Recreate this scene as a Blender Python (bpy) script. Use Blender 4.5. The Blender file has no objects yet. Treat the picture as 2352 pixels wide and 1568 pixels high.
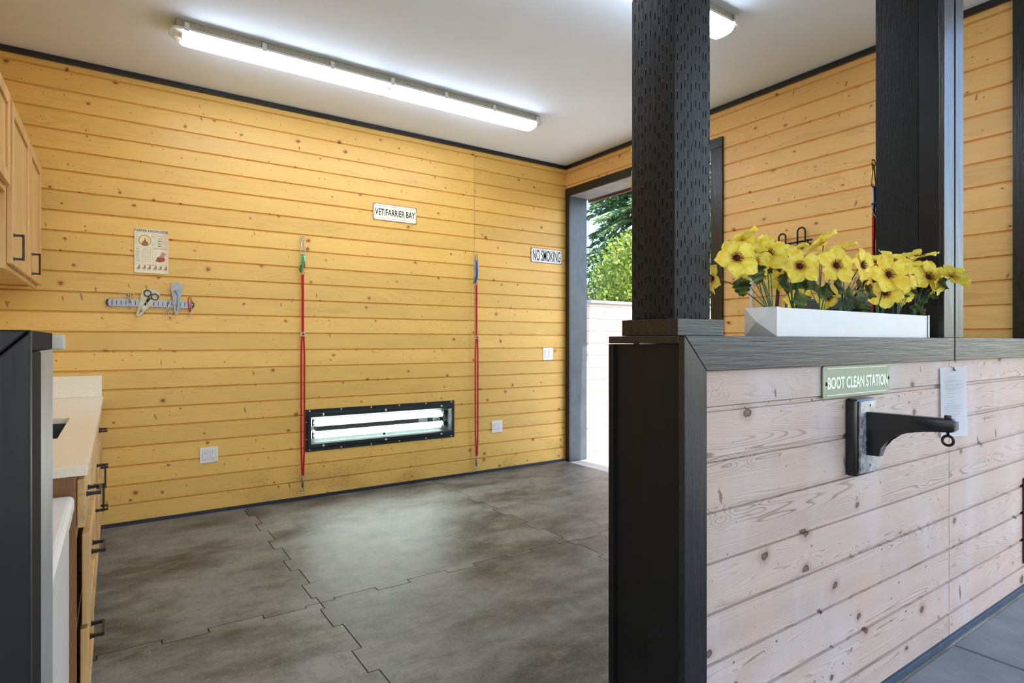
import bpy, bmesh, math, random
from mathutils import Vector, Matrix
C = bpy.context.scene.collection
PI = math.pi
R = random.Random(7)

# ------------------------------------------------------------------ helpers
def lin(r, g, b):
    f = lambda c: (c / 255 / 12.92) if c / 255 <= 0.04045 else ((c / 255 + 0.055) / 1.055) ** 2.4
    return (f(r), f(g), f(b), 1)

ORIG = {}
def obj(name, bm, mat, parent=None, smooth=False):
    me = bpy.data.meshes.new(name)
    off = ORIG.get(parent.name) if parent else None
    if off is not None:
        bmesh.ops.translate(bm, verts=bm.verts, vec=-off)
    bm.normal_update()
    bm.to_mesh(me); bm.free()
    o = bpy.data.objects.new(name, me); C.objects.link(o)
    if isinstance(mat, (list, tuple)):
        for m in mat: me.materials.append(m)
    elif mat: me.materials.append(mat)
    if smooth:
        me.polygons.foreach_set('use_smooth', [True] * len(me.polygons))
        if smooth != 'all':
            me.set_sharp_from_angle(angle=math.radians(40))
    if parent:
        o.parent = parent
        ORIG[o.name] = off if off is not None else Vector((0, 0, 0))
    else:
        ORIG[o.name] = Vector((0, 0, 0))
    return o

def tag(o, label, cat, group=None):
    o['label'] = label; o['category'] = cat
    if group: o['group'] = group
    return o

def thing(name, label, cat, loc, group=None):
    o = bpy.data.objects.new(name, None); C.objects.link(o)
    o.location = loc; o.empty_display_size = 0.1
    ORIG[o.name] = Vector(loc)
    return tag(o, label, cat, group)

def struct(name, bm, mat, smooth=False):
    o = obj(name, bm, mat, None, smooth); o['kind'] = 'structure'
    return o

def dup(root, delta, label, group=None):
    r = root.copy(); C.objects.link(r); r.location = Vector(root.location) + Vector(delta)
    r['label'] = label
    if group: r['group'] = group
    for ch in list(root.children):
        c = ch.copy(); C.objects.link(c); c.parent = r
        for g in ch.children:
            d = g.copy(); C.objects.link(d); d.parent = c
    return r

B = bmesh.new
def box(bm, x0, x1, y0, y1, z0, z1, bev=0.0, seg=2, mi=0):
    vs = [bm.verts.new((x, y, z)) for z in (z0, z1) for y in (y0, y1) for x in (x0, x1)]
    idx = [(0, 2, 3, 1), (4, 5, 7, 6), (0, 1, 5, 4), (2, 6, 7, 3), (0, 4, 6, 2), (1, 3, 7, 5)]
    fs = [bm.faces.new([vs[i] for i in f]) for f in idx]
    for f in fs: f.material_index = mi
    if bev > 0:
        es = {e for f in fs for e in f.edges}
        r = bmesh.ops.bevel(bm, geom=list(es), offset=bev, segments=seg, profile=0.5, affect='EDGES')
        for f in r['faces']: f.material_index = mi
    return bm

def bx(*a, **k): return box(B(), *a, **k)

def tube(bm, pts, r, seg=8, closed=False, cap=True):
    pts = [Vector(p) for p in pts]; n = len(pts)
    rs = r if isinstance(r, (list, tuple)) else [r] * n
    rings = []; up = None
    for i, p in enumerate(pts):
        a = pts[(i - 1) % n] if (closed or i > 0) else p
        b = pts[(i + 1) % n] if (closed or i < n - 1) else p
        t = (b - a).normalized()
        if up is None:
            up = Vector((0, 0, 1)) if abs(t.z) < 0.9 else Vector((1, 0, 0))
        s = t.cross(up).normalized(); up = s.cross(t).normalized()
        rings.append([bm.verts.new(p + (s * math.cos(2 * PI * k / seg) + up * math.sin(2 * PI * k / seg)) * rs[i]) for k in range(seg)])
    m = n if closed else n - 1
    for i in range(m):
        A, D = rings[i], rings[(i + 1) % n]
        for k in range(seg):
            bm.faces.new((A[k], A[(k + 1) % seg], D[(k + 1) % seg], D[k]))
    if cap and not closed:
        bm.faces.new(rings[0][::-1]); bm.faces.new(rings[-1])
    return bm

def ring(bm, c, r, w, ax='Y', seg=20, tseg=8, a0=0, a1=2 * PI):
    pts = []
    full = abs(a1 - a0 - 2 * PI) < 1e-4
    n = seg if full else seg + 1
    for i in range(n):
        a = a0 + (a1 - a0) * i / seg
        u, v = math.cos(a) * r, math.sin(a) * r
        pts.append({'Y': (c[0] + u, c[1], c[2] + v), 'X': (c[0], c[1] + u, c[2] + v), 'Z': (c[0] + u, c[1] + v, c[2])}[ax])
    return tube(bm, pts, w, tseg, closed=full)

def prism(bm, poly, ax, a0, a1, bev=0):
    # poly: 2D points; extruded along axis ax from a0 to a1
    def P(p, a):
        return {'X': (a, p[0], p[1]), 'Y': (p[0], a, p[1]), 'Z': (p[0], p[1], a)}[ax]
    A = [bm.verts.new(P(p, a0)) for p in poly]; D = [bm.verts.new(P(p, a1)) for p in poly]
    n = len(poly); fs = []
    for i in range(n):
        fs.append(bm.faces.new((A[i], A[(i + 1) % n], D[(i + 1) % n], D[i])))
    c0 = bm.faces.new(A[::-1]); c1 = bm.faces.new(D)
    if bev:
        es = list(c0.edges) + list(c1.edges)
        bmesh.ops.bevel(bm, geom=es, offset=bev, segments=2, profile=0.5, affect='EDGES')
    bmesh.ops.recalc_face_normals(bm, faces=bm.faces)
    return bm

def dome(bm, c, r, ax, h=0.5, seg=10):
    # small screw or bolt head facing along ax ('-Y','+X','-X')
    rings = []
    for j in range(4):
        a = j / 3 * PI / 2
        rr, hh = r * math.cos(a), r * h * math.sin(a)
        row = []
        for k in range(seg):
            u, v = rr * math.cos(2 * PI * k / seg), rr * math.sin(2 * PI * k / seg)
            p = {'-Y': (u, -hh, v), '+X': (hh, u, v), '-X': (-hh, u, v), '-Z': (u, v, -hh), '+Z': (u, v, hh)}[ax]
            row.append(bm.verts.new((c[0] + p[0], c[1] + p[1], c[2] + p[2])))
        rings.append(row)
    for j in range(3):
        for k in range(seg):
            bm.faces.new((rings[j][k], rings[j][(k + 1) % seg], rings[j + 1][(k + 1) % seg], rings[j + 1][k]))
    bmesh.ops.recalc_face_normals(bm, faces=bm.faces)
    return bm

def rrect(x0, x1, z0, z1, r, n=5):
    p = []
    for cx, cz, a in ((x1 - r, z1 - r, 0), (x0 + r, z1 - r, 90), (x0 + r, z0 + r, 180), (x1 - r, z0 + r, 270)):
        for i in range(n + 1):
            t = math.radians(a + 90 * i / n); p.append((cx + r * math.cos(t), cz + r * math.sin(t)))
    return p

def ell(cx, cz, rx, rz, n=24):
    return [(cx + rx * math.cos(2 * PI * i / n), cz + rz * math.sin(2 * PI * i / n)) for i in range(n)]

def text_bm(s, x0, x1, z0, z1, y, t=0.0008, bold=0.0):
    cu = bpy.data.curves.new('txt', 'FONT'); cu.body = s; cu.size = 1; cu.extrude = 0.001; cu.offset = bold
    cu.resolution_u = 3
    ob = bpy.data.objects.new('txt', cu); C.objects.link(ob)
    dg = bpy.context.evaluated_depsgraph_get(); dg.update()
    me = bpy.data.meshes.new_from_object(ob.evaluated_get(dg))
    bm = B(); bm.from_mesh(me)
    bpy.data.objects.remove(ob); bpy.data.curves.remove(cu); bpy.data.meshes.remove(me)
    xs = [v.co.x for v in bm.verts]; ys = [v.co.y for v in bm.verts]
    mx, Mx, my, My = min(xs), max(xs), min(ys), max(ys)
    for v in bm.verts:
        u = (v.co.x - mx) / (Mx - mx); w = (v.co.y - my) / (My - my); d = -t if v.co.z > 0 else 0
        v.co = Vector((x0 + u * (x1 - x0), y + d, z0 + w * (z1 - z0)))
    bmesh.ops.recalc_face_normals(bm, faces=bm.faces)
    return bm

# ------------------------------------------------------------------ node helper
class G:
    def __init__(s, name):
        s.mat = bpy.data.materials.new(name); s.mat.use_nodes = True
        s.nt = s.mat.node_tree; s.nt.nodes.clear()
    def n(s, t, ins=None, **kw):
        nd = s.nt.nodes.new('ShaderNode' + t)
        for k, v in kw.items(): setattr(nd, k, v)
        for k, v in (ins or {}).items(): s.set(nd.inputs[k], v)
        return nd
    def set(s, sock, v):
        if isinstance(v, bpy.types.NodeSocket): s.nt.links.new(v, sock)
        elif v is not None: sock.default_value = v
    def m(s, op, a, b=None, c=None):
        nd = s.nt.nodes.new('ShaderNodeMath'); nd.operation = op
        for i, v in enumerate((a, b, c)):
            if v is not None: s.set(nd.inputs[i], v)
        return nd.outputs[0]
    def mix(s, f, a, b, blend='MIX'):
        nd = s.nt.nodes.new('ShaderNodeMix'); nd.data_type = 'RGBA'; nd.blend_type = blend
        s.set(nd.inputs[0], f); s.set(nd.inputs[6], a); s.set(nd.inputs[7], b)
        return nd.outputs[2]
    def noise(s, vec, scale=1, detail=2, rough=0.5, dim='3D'):
        nd = s.n('TexNoise', {'Scale': scale, 'Detail': detail, 'Roughness': rough}, noise_dimensions=dim)
        if vec is not None: s.set(nd.inputs['Vector'], vec)
        return nd.outputs[0]
    def vor(s, vec, dim='2D'):
        nd = s.n('TexVoronoi', {'Scale': 1.0}, voronoi_dimensions=dim); s.set(nd.inputs['Vector'], vec)
        sp = s.n('SeparateColor', {0: nd.outputs['Color']})
        return nd.outputs['Distance'], sp.outputs[0], sp.outputs[1]
    def xyz(s, x, y, z=0.0):
        nd = s.n('CombineXYZ', {0: x, 1: y, 2: z}); return nd.outputs[0]
    def ss(s, v, a, b, lo=0.0, hi=1.0, smooth=True):
        nd = s.n('MapRange', {0: v, 1: a, 2: b, 3: lo, 4: hi}, interpolation_type='SMOOTHSTEP' if smooth else 'LINEAR')
        return nd.outputs[0]
    def val(s, col, v):
        nd = s.n('HueSaturation', {'Color': col}); s.set(nd.inputs['Value'], v); return nd.outputs[0]
    def pos(s): return s.n('NewGeometry').outputs['Position']
    def oc(s): return s.n('TexCoord').outputs['Object']
    def sep(s, v):
        nd = s.n('SeparateXYZ', {0: v}); return nd.outputs
    def bump(s, h, st=0.3, d=0.01):
        return s.n('Bump', {'Strength': st, 'Distance': d, 'Height': h}).outputs[0]
    def out(s, sh):
        o = s.n('OutputMaterial'); s.nt.links.new(sh, o.inputs[0]); return s.mat
    def pbr(s, col, rough=0.5, metal=0.0, normal=None, spec=0.5, coat=0.0, coat_r=0.1, trans=0.0, sub=None):
        b = s.n('BsdfPrincipled', {'Base Color': col, 'Roughness': rough, 'Metallic': metal, 'Specular IOR Level': spec,
                                   'Coat Weight': coat, 'Coat Roughness': coat_r, 'Transmission Weight': trans})
        if normal is not None: s.set(b.inputs['Normal'], normal)
        return b.outputs[0]

def simple(name, rgb, rough=0.5, metal=0.0, spec=0.5, var=0.06, nscale=30, coat=0.0):
    g = G(name)
    nz = g.noise(g.oc(), nscale, 3)
    col = g.val(lin(*rgb), g.ss(nz, 0.3, 0.7, 1 - var, 1 + var, False))
    return g.out(g.pbr(col, rough, metal, None, spec, coat))

def emit(name, rgb, st):
    g = G(name)
    return g.out(g.n('Emission', {0: (*rgb, 1), 1: st}).outputs[0])

def plank_mat(name, axis, z0, pitch, seam, light, dark, knot, halo, line_amt=0.5, freq=5.0, kden=1.0,
              rough=0.42, spec=0.4, dirt=False, grey=0.0, tint=0.16, fine=0.1, coat=0.0, stretch=0.85, ks=1.0, lw=0.45):
    g = G(name)
    sp = g.sep(g.pos()); al = sp[0 if axis == 'X' else 1]; z = sp[2]
    t = g.m('DIVIDE', g.m('SUBTRACT', z, z0), pitch)
    idr = g.m('FLOOR', t); f = g.m('SUBTRACT', t, idr)
    ids = g.m('ADD', idr, g.m('MULTIPLY', g.m('GREATER_THAN', al, seam), 37.0))
    wn = g.n('TexWhiteNoise', {'W': ids}, noise_dimensions='1D')
    wc = g.n('SeparateColor', {0: wn.outputs['Color']}).outputs
    r1, r2, r3 = wc[0], wc[1], wc[2]
    u = g.m('ADD', al, g.m('MULTIPLY', r1, 40.0)); v = g.m('MULTIPLY', f, pitch)
    q = g.m('MULTIPLY', ids, 3.7)
    # round knots, spike knots, pin knots
    ub, vb = u, v
    wob = g.n('TexNoise', {'Vector': g.xyz(g.m('MULTIPLY', u, 38), g.m('MULTIPLY', v, 38), q), 'Scale': 1.0, 'Detail': 2.0})
    wsp = g.n('SeparateColor', {0: wob.outputs['Color']}).outputs
    u = g.m('ADD', u, g.m('MULTIPLY', g.m('SUBTRACT', wsp[0], 0.5), 0.014)); v = g.m('ADD', v, g.m('MULTIPLY', g.m('SUBTRACT', wsp[1], 0.5), 0.02))
    d1, c1, e1 = g.vor(g.xyz(g.m('MULTIPLY', u, 4.6 * kden), g.m('ADD', g.m('MULTIPLY', v, 6.2), q)))
    rad1 = g.m('MULTIPLY_ADD', g.m('POWER', c1, 3.0), 0.068 * ks, 0.008)
    k1 = g.ss(g.m('DIVIDE', d1, rad1), 0.75, 1.05, 1, 0); h1 = g.ss(g.m('DIVIDE', d1, rad1), 0.9, 2.6, 1, 0)
    d2, c2, e2 = g.vor(g.xyz(g.m('ADD', g.m('MULTIPLY', u, 9.0 * kden), g.m('MULTIPLY', v, 2.0)), g.m('ADD', g.m('MULTIPLY', v, 2.6), g.m('ADD', q, 0.4))))
    rad2 = g.m('MULTIPLY', g.m('POWER', c2, 7.0), 0.075 * ks)
    k2 = g.ss(g.m('DIVIDE', d2, g.m('ADD', rad2, 1e-4)), 0.5, 1.1, 0.75, 0)
    d3, c3, e3 = g.vor(g.xyz(g.m('MULTIPLY', u, 17.0 * kden), g.m('ADD', g.m('MULTIPLY', v, 22.0), q)))
    rad3 = g.m('MULTIPLY', g.m('POWER', c3, 5.0), g.m('MULTIPLY_ADD', r3, 0.11, 0.03))
    k3 = g.ss(g.m('DIVIDE', d3, g.m('ADD', rad3, 1e-4)), 0.6, 1.1, 0.8, 0)
    u, v = ub, vb
    # growth rings
    n1 = g.noise(g.xyz(g.m('MULTIPLY', u, stretch), g.m('MULTIPLY', v, 8.0), q), 1, 2, 0.45)
    slope = g.m('MULTIPLY_ADD', r2, 8.0, 1.5)
    fld = g.m('ADD', g.m('MULTIPLY', v, slope), g.m('MULTIPLY', n1, 2.2))
    fld = g.m('ADD', fld, g.m('MULTIPLY', g.ss(d1, 0.0, 0.32, 1, 0), g.m('MULTIPLY', c1, 0.42)))
    saw = g.m('FRACT', g.m('MULTIPLY', fld, freq))
    line = g.m('MULTIPLY', g.ss(saw, lw, 0.93), g.ss(saw, 0.93, 1.0, 1, 0))
    n2 = g.noise(g.xyz(g.m('MULTIPLY', u, 0.9), g.m('MULTIPLY', v, 9.0), q), 1, 2)
    amt = g.m('MULTIPLY', line, g.m('MULTIPLY', g.ss(n2, 0.32, 0.68, 0.15, 1.0), line_amt))
    fib = g.noise(g.xyz(g.m('MULTIPLY', u, 7.0), g.m('MULTIPLY', v, 420.0), q), 1, 1)
    blot = g.noise(g.xyz(g.m('MULTIPLY', u, 2.4), g.m('MULTIPLY', v, 7.0), q), 1, 3)
    col = g.mix(amt, light, dark)
    col = g.mix(g.m('MULTIPLY', h1, g.m('MULTIPLY', c1, 0.55)), col, halo)
    vv = g.m('ADD', g.m('MULTIPLY_ADD', r3, tint, 1 - tint * 0.6), g.m('MULTIPLY', g.m('SUBTRACT', fib, 0.5), fine))
    vv = g.m('ADD', vv, g.m('MULTIPLY', g.m('SUBTRACT', blot, 0.5), 0.22))
    col = g.val(col, vv)
    if grey > 0:
        n4 = g.noise(g.xyz(g.m('MULTIPLY', al, 5.0), g.m('MULTIPLY', z, 2.2), 3.0), 1, 4)
        col = g.mix(g.m('MULTIPLY', g.ss(n4, 0.42, 0.75), grey), col, lin(182, 176, 176))
        n5 = g.noise(g.xyz(g.m('MULTIPLY', al, 3.0), g.m('MULTIPLY', z, 4.0), 9.0), 1, 3)
        col = g.mix(g.m('MULTIPLY', g.ss(n5, 0.55, 0.8), 0.35), col, lin(196, 160, 130))
    kk = g.m('MINIMUM', g.m('ADD', g.m('ADD', k1, k2), k3), 1.0)
    kc = g.mix(g.ss(g.m('DIVIDE', d1, rad1), 0.2, 0.8, 0.45, 0), knot, halo)
    col = g.mix(g.m('MULTIPLY', kk, 0.9), col, kc)
    if dirt:
        n6 = g.noise(g.xyz(g.m('MULTIPLY', al, 95), g.m('MULTIPLY', z, 80), 1.0), 1, 3, 0.6)
        n7 = g.noise(g.xyz(g.m('MULTIPLY', al, 2.6), g.m('MULTIPLY', z, 3.0), 5.0), 1, 3)
        msk = g.m('MULTIPLY', g.ss(z, 0.02, 0.45, 1, 0), g.ss(n7, 0.46, 0.66))
        msk = g.m('MULTIPLY', msk, g.ss(al, 0.55, 1.0))
        spk = g.m('MULTIPLY', g.ss(n6, 0.53, 0.63), msk)
        col = g.mix(g.m('MULTIPLY', spk, 0.75), col, lin(92, 62, 24))
        col = g.mix(g.m('MULTIPLY', msk, 0.22), col, lin(140, 100, 40))
    bmp = g.bump(fib, 0.12, 0.003)
    return g.out(g.pbr(col, rough, 0, bmp, spec, coat, 0.25))

# ------------------------------------------------------------------ materials
PITCH = 0.1304
ZB = 2.0957 - 16 * PITCH           # back wall seam origin
BY, RX = 4.773, 3.918              # back wall and right wall faces
CEIL = 3.086

m_back = plank_mat('pine_back', 'X', ZB, PITCH, 2.803, lin(228, 182, 95), lin(196, 138, 56), lin(98, 44, 10), lin(196, 118, 40), 0.30, 6.0, 1.15, dirt=True, fine=0.14, coat=0.06)
m_right = plank_mat('pine_right', 'Y', ZB, PITCH, 50.0, lin(238, 190, 116), lin(202, 142, 70), lin(98, 46, 14), lin(198, 122, 52), 0.36, 6.0, 0.9, coat=0.06)
m_left = plank_mat('pine_left', 'Y', ZB, PITCH, 50.0, lin(234, 186, 104), lin(200, 138, 60), lin(104, 50, 22), lin(212, 144, 62), 0.45, 5.0)
FP, FZ = 0.1364, 1.0716 - 9 * 0.1364
m_front = plank_mat('bleached_boards', 'X', FZ, FP, 2.886, lin(180, 159, 147), lin(106, 82, 70), lin(58, 32, 22), lin(140, 106, 86), 0.85, 20.0, 1.0, 0.5, 0.4, grey=0.6, stretch=0.45, ks=1.7, lw=0.62, tint=0.12, fine=0.16)
m_fence = plank_mat('fence_boards', 'X', 0.03, 0.1335, 80.0, lin(205, 186, 172), lin(160, 132, 112), lin(110, 80, 62), lin(186, 150, 124), 0.5, 6.0, 0.8, 0.6, 0.3)

def black_paint(name, axis, rgb=(19, 18, 17), rough=0.28, bump=0.35, scale=120, spec=0.6, coat=0.0):
    g = G(name)
    sp = g.sep(g.pos())
    sc = [scale, scale, scale]; sc['XYZ'.index(axis)] = scale * 0.04
    v = g.xyz(g.m('MULTIPLY', sp[0], sc[0]), g.m('MULTIPLY', sp[1], sc[1]), g.m('MULTIPLY', sp[2], sc[2]))
    nz = g.noise(v, 1, 4, 0.6); n2 = g.noise(g.pos(), 7, 3)
    col = g.val(lin(*rgb), g.ss(n2, 0.3, 0.7, 0.8, 1.25, False))
    rg = g.ss(nz, 0.3, 0.75, rough - 0.06, rough + 0.14, False)
    return g.out(g.pbr(col, rg, 0, g.bump(nz, bump, 0.004), spec, coat, 0.2))

m_blk_x = black_paint('black_paint_along_x', 'X')
m_blk_y = black_paint('black_paint_along_y', 'Y')
m_blk_z = black_paint('black_paint_upright', 'Z')
m_matte = simple('matte_black_paint', (30, 28, 25), 0.8, 0, 0.1)
m_blk_smooth = black_paint('smooth_black_paint', 'Z', (17, 16, 15), 0.42, 0.05, spec=0.28)

def incised(name):
    g = G(name)
    sp = g.sep(g.pos()); s = g.m('ADD', sp[0], sp[1]); z = sp[2]
    cs = g.m('MULTIPLY', s, 66.0); ci = g.m('FLOOR', cs); cf = g.m('SUBTRACT', cs, ci)
    wn = g.n('TexWhiteNoise', {'W': ci}, noise_dimensions='1D').outputs[0]
    jit = g.noise(g.xyz(ci, g.m('MULTIPLY', z, 6)), 1, 2)
    zz = g.m('ADD', g.m('MULTIPLY', z, 19.0), g.m('ADD', g.m('MULTIPLY', wn, 7.0), g.m('MULTIPLY', jit, 0.5)))
    zf = g.m('FRACT', zz)
    w = g.ss(g.m('ABSOLUTE', g.m('SUBTRACT', cf, g.m('MULTIPLY_ADD', wn, 0.3, 0.35))), 0.06, 0.13, 1, 0)
    h = g.m('MULTIPLY', g.ss(zf, 0.0, 0.04), g.ss(zf, 0.34, 0.42, 1, 0))
    slit = g.m('MULTIPLY', w, h)
    v = g.xyz(g.m('MULTIPLY', s, 130), g.m('MULTIPLY', z, 7), 0)
    nz = g.noise(v, 1, 4, 0.6)
    hgt = g.m('SUBTRACT', g.m('MULTIPLY', nz, 0.6), slit)
    pale = g.m('MULTIPLY', g.m('MULTIPLY', w, g.ss(zf, 0.42, 0.44)), g.ss(zf, 0.47, 0.5, 1, 0))
    col = g.mix(slit, lin(17, 16, 15), lin(5, 5, 5))
    col = g.mix(g.m('MULTIPLY', pale, g.m('MULTIPLY', wn, 0.5)), col, lin(118, 110, 96))
    return g.out(g.pbr(col, g.ss(nz, 0.3, 0.7, 0.42, 0.6, False), 0, g.bump(hgt, 0.9, 0.006), g.m('MULTIPLY_ADD', slit, -0.33, 0.34)))
m_incised = incised('incised_black_timber')

def rough_timber(name):
    g = G(name)
    sp = g.sep(g.pos()); s = g.m('ADD', sp[0], sp[1])
    nz = g.noise(g.xyz(g.m('MULTIPLY', s, 160), g.m('MULTIPLY', sp[2], 9), 2), 1, 5, 0.65)
    n2 = g.noise(g.pos(), 60, 3)
    return g.out(g.pbr(lin(20, 19, 17), g.ss(nz, 0.3, 0.7, 0.38, 0.6, False), 0, g.bump(g.m('MULTIPLY_ADD', n2, 0.3, nz), 1.0, 0.009), 0.25))
m_rough = rough_timber('rough_sawn_black_timber')

def ceiling_mat():
    g = G('white_ceiling_paint')
    n = g.noise(g.pos(), 1.2, 3); f = g.noise(g.pos(), 320, 2)
    spk = g.ss(g.noise(g.pos(), 26, 2), 0.77, 0.8, 0, 0.25)
    col = g.mix(spk, g.val(lin(232, 242, 254), g.ss(n, 0.3, 0.7, 0.96, 1.03, False)), lin(120, 112, 104))
    return g.out(g.pbr(col, 0.75, 0, g.bump(f, 0.05, 0.002), 0.2))
m_ceil = ceiling_mat()

def mat_rubber():
    g = G('dusty_rubber_mat')
    p = g.pos(); inf = g.n('ObjectInfo').outputs['Random']
    sp = g.sep(p)
    pw = g.xyz(g.m('ADD', sp[0], g.m('MULTIPLY', inf, 9)), g.m('MULTIPLY', sp[1], 1.7), inf)
    n1 = g.noise(pw, 1.9, 8, 0.68); n2 = g.noise(pw, 5.0, 7, 0.75); n3 = g.noise(p, 75, 5, 0.7)
    wv = g.noise(g.xyz(g.m('MULTIPLY', sp[0], 9.0), g.m('MULTIPLY', sp[1], 4.0), 4), 1, 7, 0.7)
    col = g.mix(g.ss(n1, 0.32, 0.66), lin(58, 56, 49), lin(126, 124, 116))
    col = g.mix(g.m('MULTIPLY', g.ss(n2, 0.45, 0.72), 0.55), col, lin(142, 136, 120))
    col = g.mix(g.m('MULTIPLY', g.ss(wv, 0.5, 0.72), 0.4), col, lin(54, 50, 45))
    col = g.mix(g.m('MULTIPLY', g.ss(n3, 0.52, 0.72), 0.4), col, lin(165, 160, 148))
    scr = g.ss(g.m('ABSOLUTE', g.m('SUBTRACT', g.noise(pw, 6.5, 5, 0.6), 0.5)), 0.0, 0.012, 0.45, 0)
    col = g.mix(scr, col, lin(60, 56, 50))
    bits = g.ss(g.noise(p, 90, 1), 0.79, 0.81, 0, 0.8)
    col = g.mix(bits, col, lin(190, 178, 150))
    col = g.val(col, g.m('MULTIPLY_ADD', inf, 0.16, 0.92))
    return g.out(g.pbr(col, g.ss(n1, 0.3, 0.7, 0.42, 0.6, False), 0, g.bump(g.m('ADD', n3, n2), 0.2, 0.004), 0.45))
m_mat = mat_rubber()

def concrete(name, a, b, broom=True):
    g = G(name)
    p = g.pos(); sp = g.sep(p)
    n1 = g.noise(p, 2.2, 5, 0.6)
    br = g.noise(g.xyz(g.m('MULTIPLY', sp[0], 260), g.m('MULTIPLY', sp[1], 14), 0), 1, 3, 0.7)
    col = g.mix(g.ss(n1, 0.3, 0.7), a, b)
    col = g.val(col, g.ss(br, 0.25, 0.75, 0.78, 1.2, False))
    return g.out(g.pbr(col, 0.75, 0, g.bump(br, 0.5, 0.004), 0.3))
m_conc = concrete('broom_finished_concrete', lin(112, 116, 120), lin(134, 136, 138))
m_conc2 = concrete('pale_concrete', lin(176, 174, 172), lin(196, 194, 190))
m_ground = concrete('sunny_gravel_ground', lin(112, 112, 100), lin(136, 132, 120))

def cab_wood(name, base=(214, 172, 112), dark=(168, 118, 64), axis=2):
    g = G(name)
    p = g.oc(); sp = g.sep(p)
    st = [60.0, 60.0, 60.0]; st[axis] = 1.5
    # glued staves with their own tone
    across = g.m('ADD', sp[0], sp[1])
    stave = g.m('FLOOR', g.m('MULTIPLY', across, 14.0))
    wn = g.n('TexWhiteNoise', {'W': stave}, noise_dimensions='1D').outputs[0]
    nz = g.noise(g.xyz(g.m('MULTIPLY', sp[0], st[0]), g.m('MULTIPLY', sp[1], st[1]), g.m('MULTIPLY', sp[2], st[2])), 1, 4, 0.6)
    n2 = g.noise(p, 4, 3)
    col = g.mix(g.m('MULTIPLY', g.ss(nz, 0.42, 0.75), 0.6), lin(*base), lin(*dark))
    col = g.val(col, g.m('ADD', g.m('MULTIPLY_ADD', wn, 0.22, 0.82), g.m('MULTIPLY', g.m('SUBTRACT', n2, 0.5), 0.3)))
    return g.out(g.pbr(col, 0.4, 0, g.bump(nz, 0.08, 0.002), 0.45))
m_cab = cab_wood('hickory_cabinet_wood')
m_cab_h = cab_wood('hickory_rail_wood', axis=1)
m_cab_dk = cab_wood('walnut_toned_cabinet_side', (150, 104, 62), (104, 66, 36))

def quartz():
    g = G('speckled_cream_quartz')
    p = g.oc()
    d, c, e = g.vor(g.n('VectorMath', {0: p, 1: (300, 300, 300)}, operation='MULTIPLY').outputs[0], '3D')
    col = g.mix(g.ss(g.m('DIVIDE', d, g.m('MULTIPLY_ADD', g.m('POWER', c, 4), 0.34, 0.001)), 0.8, 1.1, 0.8, 0), lin(240, 229, 206), lin(126, 112, 88))
    return g.out(g.pbr(col, 0.22, 0, None, 0.5))
m_quartz = quartz()

m_black_metal = simple('black_metal', (26, 26, 26), 0.38, 0.3)
m_steel = simple('bright_steel', (186, 184, 178), 0.28, 0.95)
m_zinc = simple('zinc_plated_steel', (170, 168, 160), 0.35, 0.9)
m_brass = simple('brass', (190, 158, 84), 0.3, 0.95)
m_rope = simple('red_webbing', (176, 26, 32), 0.7, 0, 0.2, 0.12, 200)
m_twine_g = simple('green_twine', (62, 150, 92), 0.7, 0, 0.2)
m_twine_b = simple('blue_twine', (40, 84, 170), 0.7, 0, 0.2)
m_white_pl = simple('white_plastic', (232, 230, 224), 0.3, 0, 0.5, 0.02)
m_ivory_pl = simple('cream_plastic', (222, 214, 192), 0.4, 0, 0.4, 0.04)
m_dark_slot = simple('dark_slot', (36, 33, 30), 0.6)
m_vinyl = simple('white_vinyl', (196, 198, 202), 0.28, 0, 0.5, 0.03, 14)
m_vinyl_cap = simple('pale_vinyl_cap', (206, 202, 196), 0.35, 0, 0.5, 0.03, 14)
m_char = simple('charcoal_plastic', (62, 64, 68), 0.5)
m_pole_w = simple('whitish_pole', (196, 192, 184), 0.5, 0, 0.4, 0.1)
m_pole_d = simple('dark_pole', (44, 40, 38), 0.45)
m_red_pl = simple('red_plastic', (190, 28, 34), 0.35)
m_ink = simple('black_ink', (24, 23, 22), 0.6, 0, 0.2)
m_sink = simple('dark_composite', (52, 50, 46), 0.4)
m_grout = simple('dark_joint_filler', (86, 78, 70), 0.9)
m_darkbrown = simple('dark_brown_panel', (48, 34, 30), 0.5)

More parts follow.
